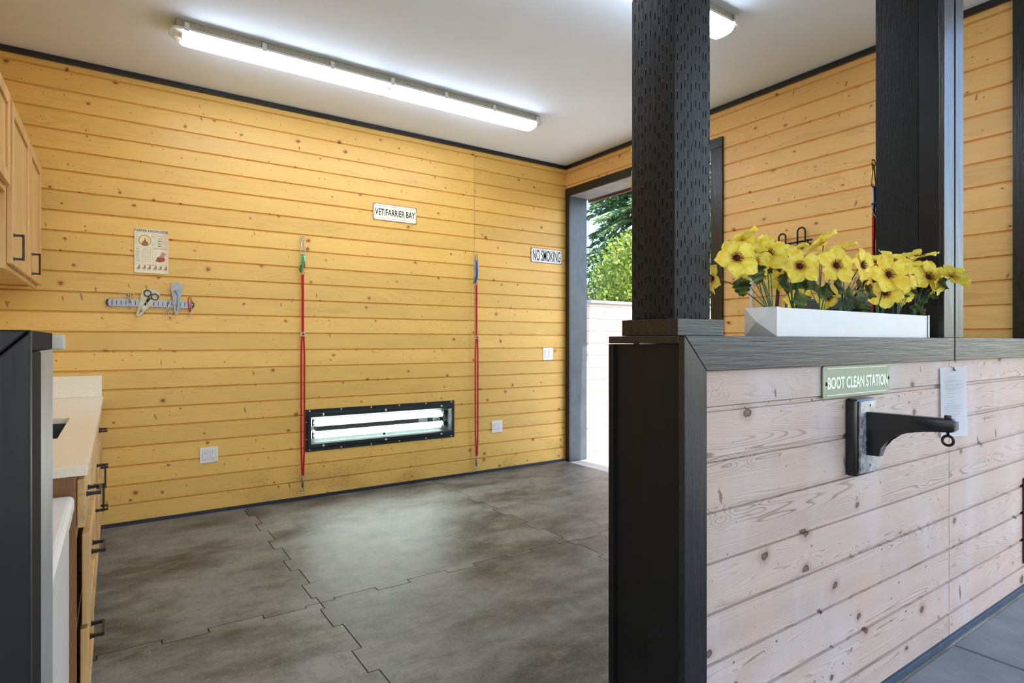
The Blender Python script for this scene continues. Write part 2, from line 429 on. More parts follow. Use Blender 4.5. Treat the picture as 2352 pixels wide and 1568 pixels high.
# ------------------------------------------------------------------ plank builder
def planks(bm, axis, face, sgn, a0, a1, zlo, zhi, z0, pitch, seams=(), g=0.012, wb=0.006, wt=0.006, gap=0.0014, fl=0.0016, ft=None, gd=None):
    """rows of jointed boards; front plane at `face`, joints cut back by g along -sgn (sgn = facing direction)"""
    ft = fl if ft is None else ft; gd = g if gd is None else gd
    cuts = [a0] + [s for s in seams if a0 < s < a1] + [a1]
    r0 = math.floor((zlo - z0) / pitch) - 1; r1 = math.ceil((zhi - z0) / pitch) + 1
    for i in range(len(cuts) - 1):
        b0 = cuts[i] + (gap if i > 0 else 0); b1 = cuts[i + 1] - (gap if i < len(cuts) - 2 else 0)
        for r in range(r0, r1):
            zb, zt = z0 + r * pitch, z0 + (r + 1) * pitch
            prof = [(zb, gd), (zb + fl, gd), (zb + fl + wb, 0), (zt - wt - ft, 0), (zt - ft, g), (zt, g)]
            pts = []
            for k in range(len(prof) - 1):
                (za, da), (zc, dc) = prof[k], prof[k + 1]
                lo, hi = max(za, zlo), min(zc, zhi)
                if hi - lo < 1e-6: continue
                for zz in (lo, hi):
                    d = da + (dc - da) * (zz - za) / (zc - za)
                    if not pts or abs(pts[-1][0] - zz) > 1e-7 or abs(pts[-1][1] - d) > 1e-7: pts.append((zz, d))
            if len(pts) < 2: continue
            rows = []
            for zz, d in pts:
                off = face - sgn * d
                if axis == 'X': rows.append((bm.verts.new((b0, off, zz)), bm.verts.new((b1, off, zz))))
                else: rows.append((bm.verts.new((off, b0, zz)), bm.verts.new((off, b1, zz))))
            for k in range(len(rows) - 1):
                f = bm.faces.new((rows[k][0], rows[k][1], rows[k + 1][1], rows[k + 1][0]))
    return bm

# ------------------------------------------------------------------ room shell
# back wall with an opening for the recessed lamp
HX0, HX1, HZ0, HZ1 = 1.262, 2.568, 0.392, 0.686
bm = B()
for a0, a1, zl, zh in ((-0.76, 4.1, -0.02, HZ0), (-0.76, 4.1, HZ1, CEIL + 0.03), (-0.76, HX0, HZ0, HZ1), (HX1, 4.1, HZ0, HZ1)):
    planks(bm, 'X', BY, -1, a0, a1, zl, zh, ZB, PITCH, (2.803,))
    box(bm, a0, a1, BY + 0.0125, BY + 0.16, zl, zh)
struct('wall_back', bm, m_back)
bm = B()
planks(bm, 'Y', RX, -1, 0.95, 2.845, -0.02, CEIL + 0.03, ZB, PITCH)
planks(bm, 'Y', RX, -1, 2.845, BY, 2.84, CEIL + 0.03, ZB, PITCH)
box(bm, RX + 0.0125, 4.14, 0.95, 2.94, -0.02, CEIL + 0.03)
box(bm, RX + 0.0125, 4.14, 2.94, BY + 0.03, 2.79, CEIL + 0.03)
struct('wall_right', bm, m_right)
bm = B()
planks(bm, 'Y', -0.72, 1, 1.2, BY, -0.02, CEIL + 0.03, ZB, PITCH)
box(bm, -0.86, -0.7325, 1.2, BY + 0.16, -0.02, CEIL + 0.03)
struct('wall_left', bm, m_left)
struct('ceiling', bx(-0.86, 4.145, 0.9, BY + 0.16, CEIL, CEIL + 0.08), m_ceil)
struct('floor', bx(-0.86, 4.14, 1.02, BY + 0.16, -0.12, -0.0155), m_conc2)
# unseen roof over the camera's aisle, made deep to shade the front wall
struct('ceiling_aisle', bx(-5.5, 4.15, -4.6, 0.9, CEIL + 0.02, CEIL + 0.2), m_ceil)
# black trim strips
struct('trim_1', bx(-0.72, RX, BY - 0.022, BY - 0.0005, CEIL - 0.036, CEIL - 0.0005, 0.002), m_blk_x)
struct('trim_2', bx(RX - 0.022, RX - 0.0005, 0.96, BY - 0.022, CEIL - 0.036, CEIL - 0.0005, 0.002), m_blk_y)
struct('baseboard_back', bx(-0.09, RX - 0.03, BY - 0.012, BY - 0.0005, 0.0005, 0.024, 0.002), simple('bluish_black_strip', (34, 38, 46), 0.5))
struct('trim_3', bx(RX - 0.03, RX - 0.0005, 0.985, 1.066, 0.0, CEIL - 0.036, 0.002), m_blk_z)

# doorway in the right wall: casing, deep jambs
bm = B()
box(bm, RX - 0.019, RX - 0.0005, 4.70, 4.759, 0.0, 2.765, 0.002)
struct('door_1', bm, m_blk_z)                                           # left casing leg in the corner
struct('trim_4', bx(RX - 0.02, RX - 0.0005, 2.845, 4.759, 2.765, 2.845, 0.002), m_blk_y)
struct('trim_5', bx(RX - 0.02, RX - 0.0005, 2.845, 2.94, 0.0, 2.7645, 0.002), m_blk_z)
bm = B()
box(bm, RX - 0.006, 4.146, 4.702, BY - 0.002, 0.0, 2.79, 0.002)
struct('trim_6', bm, black_paint('blue_black_jamb', 'Z', (62, 72, 82), 0.3, 0.25))
struct('trim_7', bx(RX - 0.006, 4.146, 2.92, 2.962, 0.0, 2.79, 0.002), m_blk_z)
g_head = simple('grey_painted_header', (150, 146, 150), 0.5, 0, 0.3, 0.2, 9)
bm = B()
box(bm, RX - 0.006, 4.146, 2.962, 4.702, 2.762, 2.789, 0.002)
box(bm, 4.146, 4.30, 3.5, 4.86, 2.80, 2.84)
struct('trim_8', bm, g_head)
struct('trim_9', bx(4.30, 4.33, 3.5, 4.86, 2.775, 2.90), simple('brown_fascia', (110, 74, 56), 0.6))
struct('floor_threshold', bx(3.9, 4.135, 2.96, 4.70, -0.1, -0.001, 0.004), m_conc2)

# ------------------------------------------------------------------ rubber floor mats with interlocking edges
YS = [0.98, 2.832, BY - 0.004]; XS = [-0.715, 0.81, 2.344, 3.893]
def seam_pts(fix, a0, a1, ax, seed, amp=0.021):
    rr = random.Random(seed); A0, A1 = a0, a1; a0, a1 = a0 + 0.07, a1 - 0.07; n = max(2, round((a1 - a0) / 0.21)); pts = [(fix, A0), (fix, a0)]
    for k in range(n):
        s = amp if (k + seed) % 2 else -amp
        t0, t1 = a0 + (a1 - a0) * k / n, a0 + (a1 - a0) * (k + 1) / n
        e = 0.012
        lo = t0 - (e if s > 0 else -e) if k else t0; hi = t1 + (e if s > 0 else -e) if k < n - 1 else t1
        pts += [(fix + s, lo), (fix + s, hi)]
    pts += [(fix, a1), (fix, A1)]
    return [(p[0], p[1]) if ax == 'Y' else (p[1], p[0]) for p in pts]
mat_names = [['dark dusty rubber mat beside the lower cabinets, on the near side of the cross seam', 'dark rubber mat along the back wall beside the lower cabinets'],
             ['pale dusty rubber mat inside the bay opening, middle of the near row', 'rubber mat below the glowing wall lamp, bright with its light'],
             ['rubber mat behind the half wall and its flowers, far end of the near row', 'rubber mat in the far corner in front of the open doorway']]
for i in range(3):
    for j in range(2):
        x0, x1, y0, y1 = XS[i], XS[i + 1], YS[j], YS[j + 1]
        west = seam_pts(x0, y0, y1, 'Y', 10 + i + 5 * j) if i else [(x0, y0), (x0, y1)]
        east = seam_pts(x1, y0, y1, 'Y', 10 + i + 1 + 5 * j) if i < 2 else [(x1, y0), (x1, y1)]
        south = seam_pts(y0, x0, x1, 'X', 30 + i) if j else [(x0, y0), (x1, y0)]
        north = seam_pts(y1, x0, x1, 'X', 30 + i) if j < 1 else [(x0, y1), (x1, y1)]
        loop = south[:-1] + east[:-1] + north[::-1][:-1] + west[::-1][:-1]
        loop = [p for k, p in enumerate(loop) if math.dist(p, loop[k - 1]) > 1e-6]
        n = len(loop); ins = []
        for k in range(n):
            a, b, c = Vector(loop[k - 1]), Vector(loop[k]), Vector(loop[(k + 1) % n])
            e1, e2 = (b - a).normalized(), (c - b).normalized()
            n1, n2 = Vector((-e1.y, e1.x)), Vector((-e2.y, e2.x)); mm = n1 + n2
            ins.append(b + mm * (0.0024 / max(0.35, 1 + n1.dot(n2))))
        bm = B(); f = bm.faces.new([bm.verts.new((p.x, p.y, 0.0)) for p in ins])
        f.normal_update()
        ex = bmesh.ops.extrude_face_region(bm, geom=[f])
        dn = [v for v in ex['geom'] if isinstance(v, bmesh.types.BMVert)]
        bmesh.ops.translate(bm, verts=dn, vec=(0, 0, -0.015))
        bmesh.ops.recalc_face_normals(bm, faces=bm.faces)
        tag(obj('rubber_mat', bm, m_mat), mat_names[i][j], 'floor mat', 'interlocking rubber floor mats')

# ------------------------------------------------------------------ outdoors / aisle ground
struct('ground_outside', bx(-30, 40, -30, 40, -0.4, -0.13), m_ground)
bm = B()
box(bm, -4.2, 2.8805, -4.6, 0.985, -0.12, -0.01, 0.006); box(bm, 2.8895, 6.0, -4.6, 0.985, -0.12, -0.01, 0.006)
struct('pavement_aisle', bm, m_conc)
struct('pavement_joint', bx(2.8805, 2.8895, -4.6, 0.985, -0.1, -0.017), m_grout)
struct('pavement_yard', bx(4.14, 9.0, 1.0, 4.80, -0.12, -0.006), m_conc2)

# ------------------------------------------------------------------ front half wall, right of the opening
WX0, FY, CY, CZ0, CZ1 = 1.192, 1.0, 0.98, 1.172, 1.265
bm = B()
planks(bm, 'X', FY, -1, WX0 + 0.02, RX, 0.02, CZ0 + 0.03, FZ, FP, (2.886,), 0.010, 0.0004, 0.0015, 0.0014, 0.0032, 0.011, 0.022)
box(bm, WX0 + 0.02, RX - 0.001, FY + 0.0225, 1.235, -0.012, CZ1 - 0.022)
struct('wall_front', bm, m_front)
m_base = simple('bluish_treated_base', (52, 66, 84), 0.6, 0, 0.4, 0.2, 20)
struct('baseboard_front', bx(WX0 + 0.09, RX, 0.988, FY + 0.005, -0.0095, 0.022, 0.002), m_base)
# mitred face boards (upright and top rail), top board, end panel
def mitre(poly): return prism(B(), poly, 'Y', CY, FY - 0.0005, 0.0018)
struct('trim_10', mitre([(WX0, -0.01), (WX0 + 0.088, -0.01), (WX0 + 0.088, CZ0), (WX0, CZ1 - 0.0012)]), m_blk_z)
struct('trim_11', mitre([(WX0 + 0.0012, CZ1), (WX0 + 0.0892, CZ0), (2.882, CZ0), (2.882, CZ1)]), m_blk_x)
struct('trim_12', mitre([(2.893, CZ0), (RX, CZ0), (RX, CZ1), (2.893, CZ1)]), m_blk_x)
struct('trim_13', bx(2.88, 2.895, CY + 0.008, FY, CZ0, CZ1 - 0.002), m_dark_slot)
struct('trim_14', bx(WX0 + 0.001, RX - 0.001, FY, 1.258, CZ1 - 0.021, CZ1, 0.002), m_blk_x)
bm = B()
box(bm, WX0 + 0.012, WX0 + 0.03, FY, 1.245, -0.014, CZ1 - 0.022)
box(bm, WX0, WX0 + 0.03, 1.240, 1.258, -0.014, CZ1 - 0.022, 0.002)
struct('trim_15', bm, m_blk_smooth)
struct('trim_16', bx(WX0 + 0.03, RX - 0.03, 1.236, 1.256, 0.0, CZ1 - 0.022), m_blk_x)
# dark brown panel for an unidentified dark area at the wall's far end
tag(obj('dark_panel', bx(3.79, 3.912, 0.982, 0.9995, 0.13, 0.56, 0.003), m_darkbrown), 'short dark brown panel over the pale boards at their far end', 'board')

# left half wall (close to the camera)
LX = -0.092
bm = B()
planks(bm, 'X', FY, -1, -4.0, LX - 0.02, 0.02, CZ0 + 0.03, FZ, FP, (), 0.010, 0.0004, 0.0015, 0.0014, 0.0032, 0.011, 0.022)
box(bm, -4.0, LX - 0.02, FY + 0.0225, 1.30, -0.012, CZ1 - 0.022)
struct('wall_front_near', bm, m_front)
struct('trim_17', prism(B(), [(LX, -0.01), (LX - 0.088, -0.01), (LX - 0.088, CZ0), (LX, CZ1 - 0.0012)], 'Y', CY, FY - 0.0005, 0.0025), m_blk_smooth)
struct('trim_18', prism(B(), [(LX - 0.0012, CZ1), (LX - 0.0892, CZ0), (-4.0, CZ0), (-4.0, CZ1)], 'Y', CY, FY - 0.0005, 0.0025), m_blk_smooth)
bm = B()
box(bm, -4.0, LX - 0.002, FY, 1.33, CZ1 - 0.028, CZ1, 0.002)
struct('trim_19', bm, m_matte)
bm = B()
box(bm, LX - 0.024, LX - 0.0005, FY + 0.0002, 1.118, -0.014, CZ1 - 0.029, 0.003)
struct('trim_23', bm, m_matte)
bm = B()
box(bm, LX - 0.024, LX - 0.001, 1.1185, 1.318, -0.014, CZ1 - 0.029, 0.002)
struct('trim_20', bm, simple('grey_sheen_end', (142, 142, 142), 0.4, 0, 0.5, 0.12, 12))  # bright reflection on the glossy end panel put into its grey colour
struct('trim_21', bx(LX - 0.02, LX + 0.0155, 1.319, 1.345, CZ1 - 0.03, CZ1 - 0.003, 0.003), simple('pale_grey_stop', (196, 188, 172), 0.4))
struct('trim_22', bx(-4.0, LX - 0.02, 1.3005, 1.318, 0.0, CZ1 - 0.029), m_blk_smooth)

# ------------------------------------------------------------------ timber posts
p1 = thing('timber_post', 'black incised timber post standing on the end of the half wall', 'post', (1.31, 1.13, CZ1))
obj('shaft', bx(1.236, 1.386, 1.05, 1.208, CZ1 + 0.001, CEIL - 0.001, 0.004), m_incised, p1, True)
bm = B()
box(bm, 1.2145, 1.406, 1.0205, 1.0495, CZ1 + 0.0005, 1.311, 0.0015); box(bm, 1.2145, 1.2355, 1.0495, 1.2255, CZ1 + 0.0005, 1.311, 0.0015)
box(bm, 1.3865, 1.406, 1.0495, 1.2255, CZ1 + 0.0005, 1.311, 0.0015); box(bm, 1.2355, 1.3865, 1.2085, 1.2255, CZ1 + 0.0005, 1.311, 0.0015)
obj('base_collar', bm, m_blk_x, p1)
p2 = thing('timber_post', 'black rough sawn timber post at the far end of the white planter', 'post', (2.85, 1.15, CZ1))
obj('shaft', bx(2.78, 2.93, 1.073, 1.24, CZ1 + 0.001, CEIL - 0.001, 0.004), m_rough, p2, True)
bm = B(); box(bm, 2.781, 2.879, 1.0005, 1.0725, CZ1 + 0.001, CEIL - 0.001, 0.002)
obj('side_board', bm, m_blk_smooth, p2)
obj('face_board', bx(2.78, 2.881, CY, 1.0, CZ1 + 0.001, CEIL - 0.001, 0.002), m_blk_z, p2)
obj('face_board', bx(2.894, 2.977, CY, 1.0, CZ1 + 0.001, CEIL - 0.001, 0.002), m_blk_z, p2)
obj('filler_strip', bx(2.88, 2.96, 1.0, 1.03, CZ1 + 0.001, CEIL - 0.001), m_dark_slot, p2)

# ------------------------------------------------------------------ ceiling lamps
def lens_mat():
    g = G('lit_ribbed_lens')
    p = g.oc(); sp = g.sep(p)
    x = g.m('ABSOLUTE', sp[0])
    rib = g.m('SINE', g.m('MULTIPLY', sp[1], 900.0))
    ends = g.ss(x, 1.225, 1.262, 1, 0)
    mid = g.ss(g.m('ABSOLUTE', g.m('ADD', sp[0], g.m('MULTIPLY', sp[1], 0.2))), 0.018, 0.065)
    side = g.ss(g.m('ADD', sp[2], 0.0), -0.062, -0.055, 1, 0.25)
    glow = g.m('MULTIPLY', g.m('MULTIPLY', ends, g.m('MULTIPLY_ADD', mid, 0.985, 0.015)), side)
    ribc = g.n('MixShader')
    tr = g.n('BsdfTransparent', {0: (0.9, 0.93, 0.9, 1)}).outputs[0]
    gl = g.n('BsdfGlossy', {0: (0.9, 0.95, 0.9, 1), 1: 0.12}).outputs[0]
    lw = g.m('MULTIPLY_ADD', rib, 0.14, 0.3)
    cl = g.n('MixShader', {0: lw, 1: tr, 2: gl}).outputs[0]
    em = g.n('Emission', {0: (0.87, 1.0, 1.19, 1), 1: 18.0}).outputs[0]
    return g.out(g.n('MixShader', {0: glow, 1: cl, 2: em}).outputs[0])
m_lens = lens_mat()
def fibre():
    g = G('speckled_grey_housing')
    n = g.noise(g.oc(), 260, 2)
    return g.out(g.pbr(g.mix(g.ss(n, 0.35, 0.65), lin(128, 118, 100), lin(186, 178, 160)), 0.6))
m_housing = fibre()
m_clip = simple('translucent_clip_plastic', (206, 202, 190), 0.35)
m_tube_end = simple('lamp_cap_metal', (200, 200, 196), 0.4, 0.6)

lx, ly, lz = 1.57, 3.88, CEIL
lampA = thing('ceiling_lamp', 'long lit strip lamp on the ceiling, seen whole along the back wall', 'lamp', (lx, ly, lz), 'strip lamps on the white ceiling')
bm = B(); L = 1.29
prism(bm, [(-0.062, -0.001), (0.062, -0.001), (0.070, -0.045), (-0.070, -0.045)], 'X', -L, L, 0.004)
bmesh.ops.translate(bm, verts=bm.verts, vec=(lx, ly, lz))
obj('housing', bm, m_housing, lampA)
bm = B()
prism(bm, rrect(-L - 0.028, L + 0.028, -0.076, 0.076, 0.03), 'Z', -0.058, -0.0455, 0.003)
bmesh.ops.translate(bm, verts=bm.verts, vec=(lx, ly, lz)); obj('lens_rim', bm, m_clip, lampA)
# lens: ribbed trough with rounded ends
bm = B(); rows = []
sec = [(-0.068, 0.0), (-0.066, -0.022), (-0.058, -0.037), (-0.043, -0.046), (-0.02, -0.049), (0.0, -0.05), (0.02, -0.049), (0.043, -0.046), (0.058, -0.037), (0.066, -0.022), (0.068, 0.0)]
xs = [(-L - 0.012, 0.05), (-L + 0.004, 0.45), (-L + 0.022, 0.78), (-L + 0.045, 0.95), (-L + 0.075, 1.0), (-0.4, 1), (0.4, 1), (L - 0.075, 1.0), (L - 0.045, 0.95), (L - 0.022, 0.78), (L - 0.004, 0.45), (L + 0.012, 0.05)]
for x, k in xs: rows.append([bm.verts.new((lx + x, ly + y * (0.93 + 0.07 * k), lz - 0.058 + z * k)) for y, z in sec])
for i in range(len(rows) - 1):
    for k in range(len(sec) - 1): bm.faces.new((rows[i][k], rows[i][k + 1], rows[i + 1][k + 1], rows[i + 1][k]))
bmesh.ops.recalc_face_normals(bm, faces=bm.faces)
obj('lens', bm, m_lens, lampA, 'all')
for x in (-1.235, -0.82, -0.405, 0.01, 0.425, 0.84, 1.255):
    for s in (-1, 1):
        bm = B()
        box(bm, lx + x - 0.013, lx + x + 0.013, ly + s * 0.079 - 0.006, ly + s * 0.079 + 0.006, lz - 0.066, lz - 0.018, 0.002)
        box(bm, lx + x - 0.022, lx + x + 0.022, ly + s * 0.077 - 0.005, ly + s * 0.077 + 0.005, lz - 0.058, lz - 0.046, 0.001)
        obj('clip', bm, m_clip, lampA)
for x in (-0.03, 0.03, -1.245, 1.245):
    obj('lamp_holder', bx(lx + x - 0.012, lx + x + 0.012, ly - 0.045, ly + 0.045, lz - 0.092, lz - 0.06, 0.004), m_clip, lampA)
for y in (-0.028, 0.028):
    for x0, x1 in ((-1.233, -0.042), (0.042, 1.233)):
        o = obj('lamp_tube', tube(B(), [(lx + x0, ly + y, lz - 0.082), (lx + x1, ly + y, lz - 0.082)], 0.012, 10), emit('lamp_tube_glow', (1, 0.98, 0.95), 8) if 'lamp_tube_glow' not in bpy.data.materials else bpy.data.materials['lamp_tube_glow'], lampA)
lampB = dup(lampA, (0.04, -1.80, 0), 'strip lamp whose lit end shows between the two black posts', 'strip lamps on the white ceiling')

# ------------------------------------------------------------------ recessed wall lamp
wl = thing('wall_lamp', 'recessed black framed wall lamp with lit tubes, low on the back wall', 'lamp', (1.914, BY, 0.538))
m_frame = black_paint('dark_green_black_steel', 'X', (34, 40, 40), 0.32, 0.08, 60)
FX0, FX1, FZ0, FZ1 = 1.243, 2.586, 0.371, 0.707
def hollow(bm, o, i, y0, y1):
    (a0, a1, c0, c1), (b0, b1, d0, d1) = o, i
    box(bm, a0, a1, y0, y1, d1, c1); box(bm, a0, a1, y0, y1, c0, d0)
    box(bm, a0, b0, y0, y1, d0, d1); box(bm, b1, a1, y0, y1, d0, d1)
    return bm
GX0, GX1, GZ0, GZ1 = 1.296, 2.543, 0.44, 0.634
bm = hollow(B(), (FX0, FX1, FZ0, FZ1), (GX0 - 0.012, GX1 + 0.012, GZ0 - 0.012, GZ1 + 0.012), BY - 0.006, BY - 0.0005)
obj('flange', bm, m_frame, wl)
bm = B()
rb = [(0.0, -0.006), (0.006, -0.018), (0.03, -0.018), (0.04, -0.004)]   # raised ring around the glass
O0, O1, Q0, Q1 = GX0 - 0.036, GX1 + 0.036, GZ0 - 0.044, GZ1 + 0.044
loops = []
for d, y in rb:
    k = d / 0.04
    loops.append([bm.verts.new((x, BY + y, z)) for x, z in ((O0 + 0.036 * k, Q0 + 0.044 * k), (O1 - 0.036 * k, Q0 + 0.044 * k), (O1 - 0.036 * k, Q1 - 0.044 * k), (O0 + 0.036 * k, Q1 - 0.044 * k))])
for a in range(3):
    for k in range(4): bm.faces.new((loops[a][k], loops[a][(k + 1) % 4], loops[a + 1][(k + 1) % 4], loops[a + 1][k]))
bmesh.ops.recalc_face_normals(bm, faces=bm.faces)
obj('retaining_ring', bm, m_frame, wl)
FB = []
for k in range(6):
    x = FX0 + 0.035 + (FX1 - FX0 - 0.07) * k / 5
    for z in (FZ0 + 0.013, FZ1 - 0.013): FB.append(((x, BY - 0.006, z), 0.0085))
for z in (FZ0 + 0.1, FZ0 + 0.235):
    FB.append(((FX1 - 0.011, BY - 0.006, z), 0.006)); FB.append(((FX0 + 0.011, BY - 0.006, z), 0.006))
for x in (FX0 + 0.14, 1.914, FX1 - 0.14):
    for z in (GZ0 - 0.03, GZ1 + 0.03): FB.append(((x, BY - 0.018, z), 0.011))
for c, r in FB: obj('bolt', dome(B(), c, r, '-Y', 0.7), m_steel, wl, True)
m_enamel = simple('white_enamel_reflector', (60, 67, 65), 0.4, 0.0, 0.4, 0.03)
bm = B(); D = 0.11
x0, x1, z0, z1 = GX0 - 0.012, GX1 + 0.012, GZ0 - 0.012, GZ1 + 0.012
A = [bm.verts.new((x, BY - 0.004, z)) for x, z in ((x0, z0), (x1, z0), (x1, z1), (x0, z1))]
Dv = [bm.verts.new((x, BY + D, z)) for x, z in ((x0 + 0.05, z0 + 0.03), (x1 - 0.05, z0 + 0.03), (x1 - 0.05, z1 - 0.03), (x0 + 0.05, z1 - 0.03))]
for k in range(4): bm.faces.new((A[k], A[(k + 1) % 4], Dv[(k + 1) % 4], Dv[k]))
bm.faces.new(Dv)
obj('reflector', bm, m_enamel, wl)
obj('ballast_cover', bx(GX0 + 0.05, GX1 - 0.05, BY + 0.034, BY + D - 0.002, 0.522, 0.562, 0.004), simple('grey_ballast_cover', (20, 25, 24), 0.4, 0, 0.5, 0.15, 80), wl)
m_tube = emit('wall_tube_glow', (0.90, 1.0, 0.97), 38)
for z, x1 in ((0.608, 2.47), (0.577, 2.487), (0.506, 2.487), (0.476, 2.47)):
    t = obj('lamp_tube', tube(B(), [(GX0 + 0.035, BY + 0.045, z), (x1, BY + 0.045, z)], 0.0125, 12), m_tube, wl, 'all')
    for xa in (x1, GX0 + 0.023): obj('tube_cap', tube(B(), [(xa, BY + 0.045, z), (xa + 0.012, BY + 0.045, z)], 0.0128, 12), m_tube_end, t, True)
for x in (GX0 + 0.017, 2.504):
    for z in (0.5925, 0.491): obj('lamp_holder', bx(x - 0.005, x + 0.005, BY + 0.035, BY + 0.1, z - 0.022, z + 0.022, 0.003), simple('green_grey_holder', (92, 104, 100), 0.4), wl)
st = obj('rating_sticker', bx(2.245, 2.33, BY + 0.0315, BY + 0.0338, 0.524, 0.556), simple('silver_sticker', (200, 206, 204), 0.4), wl)
st = obj('round_sticker', prism(B(), ell(2.42, 0.541, 0.037, 0.021), 'Y', BY + 0.0315, BY + 0.0338), simple('white_sticker', (240, 242, 240), 0.5), wl)
obj('lettering', text_bm('LOPE', 2.396, 2.448, 0.534, 0.549, BY + 0.0314, 0.0008, 0.02), m_ink, st)
def glass():
    g = G('lamp_window_glass')
    tr = g.n('BsdfTransparent', {0: (0.94, 0.97, 0.96, 1)}).outputs[0]
    gl = g.n('BsdfGlossy', {0: (1, 1, 1, 1), 1: 0.03}).outputs[0]
    return g.out(g.n('MixShader', {0: 0.06, 1: tr, 2: gl}).outputs[0])
m_glass = glass()
obj('glass_pane', bx(GX0 - 0.008, GX1 + 0.008, BY - 0.0035, BY - 0.0005, GZ0 - 0.008, GZ1 + 0.008), m_glass, wl)
obj('knob', dome(B(), (1.905, BY - 0.004, GZ0 + 0.022), 0.013, '-Y', 0.7, 14), m_frame, wl, True)

# ------------------------------------------------------------------ signs on the back wall
def tin(name, light, edge, cx, cz, hx, hz):
    g = G(name)
    p = g.pos(); sp = g.sep(p)
    dx = g.m('SUBTRACT', hx, g.m('ABSOLUTE', g.m('SUBTRACT', sp[0], cx))); dz = g.m('SUBTRACT', hz, g.m('ABSOLUTE', g.m('SUBTRACT', sp[2], cz)))
    d = g.m('MINIMUM', dx, dz); cr = g.m('ADD', dx, dz)
    n = g.noise(p, 38, 4, 0.7)
    w = g.m('MAXIMUM', g.ss(g.m('ADD', d, g.m('MULTIPLY', n, 0.012)), 0.007, 0.014, 1, 0), g.ss(g.m('ADD', cr, g.m('MULTIPLY', n, 0.03)), 0.025, 0.05, 1, 0))
    return g.out(g.pbr(g.mix(w, light, edge), 0.4))
def wall_sign(label, words, x0, x1, z0, z1, tx, tz, mats, bold, extra=True):
    s = thing('wall_sign', label, 'sign', ((x0 + x1) / 2, BY, (z0 + z1) / 2), 'tin signs on the back wall')
    obj('plate', prism(B(), rrect(x0, x1, z0, z1, 0.008), 'Y', BY - 0.0055, BY - 0.002), mats, s)
    obj('lettering', text_bm(words, tx[0], tx[1], tz[0], tz[1], BY - 0.0056, 0.0006, bold), m_ink, s)
    bm = B()
    for z in (z0 + 0.02, z1 - 0.02): box(bm, x0 + 0.035, x1 - 0.035, BY - 0.0062, BY - 0.0056, z - 0.0008, z + 0.0008)
    for x in (x0 + 0.012, x1 - 0.012): box(bm, x - 0.0008, x + 0.0008, BY - 0.0062, BY - 0.0056, z0 + 0.03, z1 - 0.03)
    obj('border_line', bm, simple('worn_line', (104, 98, 92), 0.6), s)
    for x in (x0 + 0.008, x1 - 0.008):
        for z in (z0 + 0.008, z1 - 0.008): obj('nail', dome(B(), (x, BY - 0.0056, z), 0.004, '-Y', 0.4, 8), m_steel, s)
wall_sign('cream tin sign reading VET/FARRIER BAY with rusty edges', 'VET/FARRIER BAY', 1.806, 2.208, 2.287, 2.43, (1.823, 2.192), (2.331, 2.387), tin('rusty_cream_tin', lin(238, 234, 212), lin(150, 76, 58), 2.007, 2.3585, 0.201, 0.0715), 0.012)
wall_sign('white tin sign reading NO SMOKING beside the doorway', 'NO SMOKING', 3.460, 3.859, 2.053, 2.199, (3.485, 3.838), (2.072, 2.181), tin('rusty_white_tin', lin(232, 230, 228), lin(96, 50, 48), 3.6595, 2.126, 0.1995, 0.073), 0.004)

# farrier chart
fc = thing('wall_chart', 'cream FARRIER KNOWLEDGE chart with hoof drawings on the back wall', 'poster', (0.206, BY, 1.877))
a0, a1, c0, c1 = 0.104, 0.307, 1.724, 2.028
def U(u): return a0 + (a1 - a0) * u
def W(w): return c1 - (c1 - c0) * w
def chart_mat():
    g = G('aged_chart_tin'); sp = g.sep(g.pos()); n = g.noise(g.pos(), 16, 3)
    e = g.ss(g.m('ADD', sp[0], g.m('MULTIPLY', n, 0.08)), 0.28, 0.36)
    return g.out(g.pbr(g.mix(g.m('MULTIPLY', e, 0.6), lin(232, 220, 188), lin(214, 160, 128)), 0.45))
m_chart = chart_mat()
y0 = BY - 0.0052
obj('sheet', prism(B(), rrect(a0, a1, c0, c1, 0.006), 'Y', y0, BY - 0.002), m_chart, fc)
obj('lettering', text_bm('FARRIER KNOWLEDGE', U(0.01), U(0.985), W(0.068), W(0.012), y0, 0.0005, 0.012), m_ink, fc)
m_green = simple('teal_chart_line', (132, 152, 136), 0.6); m_hoof = simple('hoof_brown', (150, 96, 84), 0.6); m_hoof2 = simple('hoof_rust', (150, 82, 54), 0.6); m_cream = simple('hoof_cream', (236, 208, 138), 0.6); m_grey = simple('chart_grey_print', (146, 134, 112), 0.6)
def pl(bm, poly, e): return prism(bm, [(U(u), W(w)) for u, w in poly], 'Y', y0 - e, y0)
def rc(bm, u0, u1, w0, w1, e=0.0004): return pl(bm, [(u0, w1), (u1, w1), (u1, w0), (u0, w0)], e)
bm = B()
for w in (0.083, 0.415, 0.8): rc(bm, 0.02, 0.97, w, w + 0.004)
rc(bm, 0.655, 0.663, 0.083, 0.41); rc(bm, 0.525, 0.533, 0.42, 0.795)
obj('ruled_border', bm, m_green, fc)
bm = B(); pl(bm, [(0.30 + 0.185 * math.cos(2 * PI * i / 28), 0.262 + 0.122 * math.sin(2 * PI * i / 28)) for i in range(28)], 0.0003); h = obj('hoof_drawing', bm, m_ink, fc)
bm = B(); pl(bm, [(0.30 + 0.172 * math.cos(2 * PI * i / 28), 0.262 + 0.113 * math.sin(2 * PI * i / 28)) for i in range(28)], 0.0006); obj('sole', bm, m_cream, h)
bm = B(); pl(bm, [(0.305, 0.2), (0.33, 0.27), (0.39, 0.30), (0.40, 0.34), (0.36, 0.385), (0.305, 0.372), (0.25, 0.385), (0.19, 0.36), (0.22, 0.31), (0.275, 0.27)][::-1], 0.0009); obj('frog', bm, m_hoof, h)
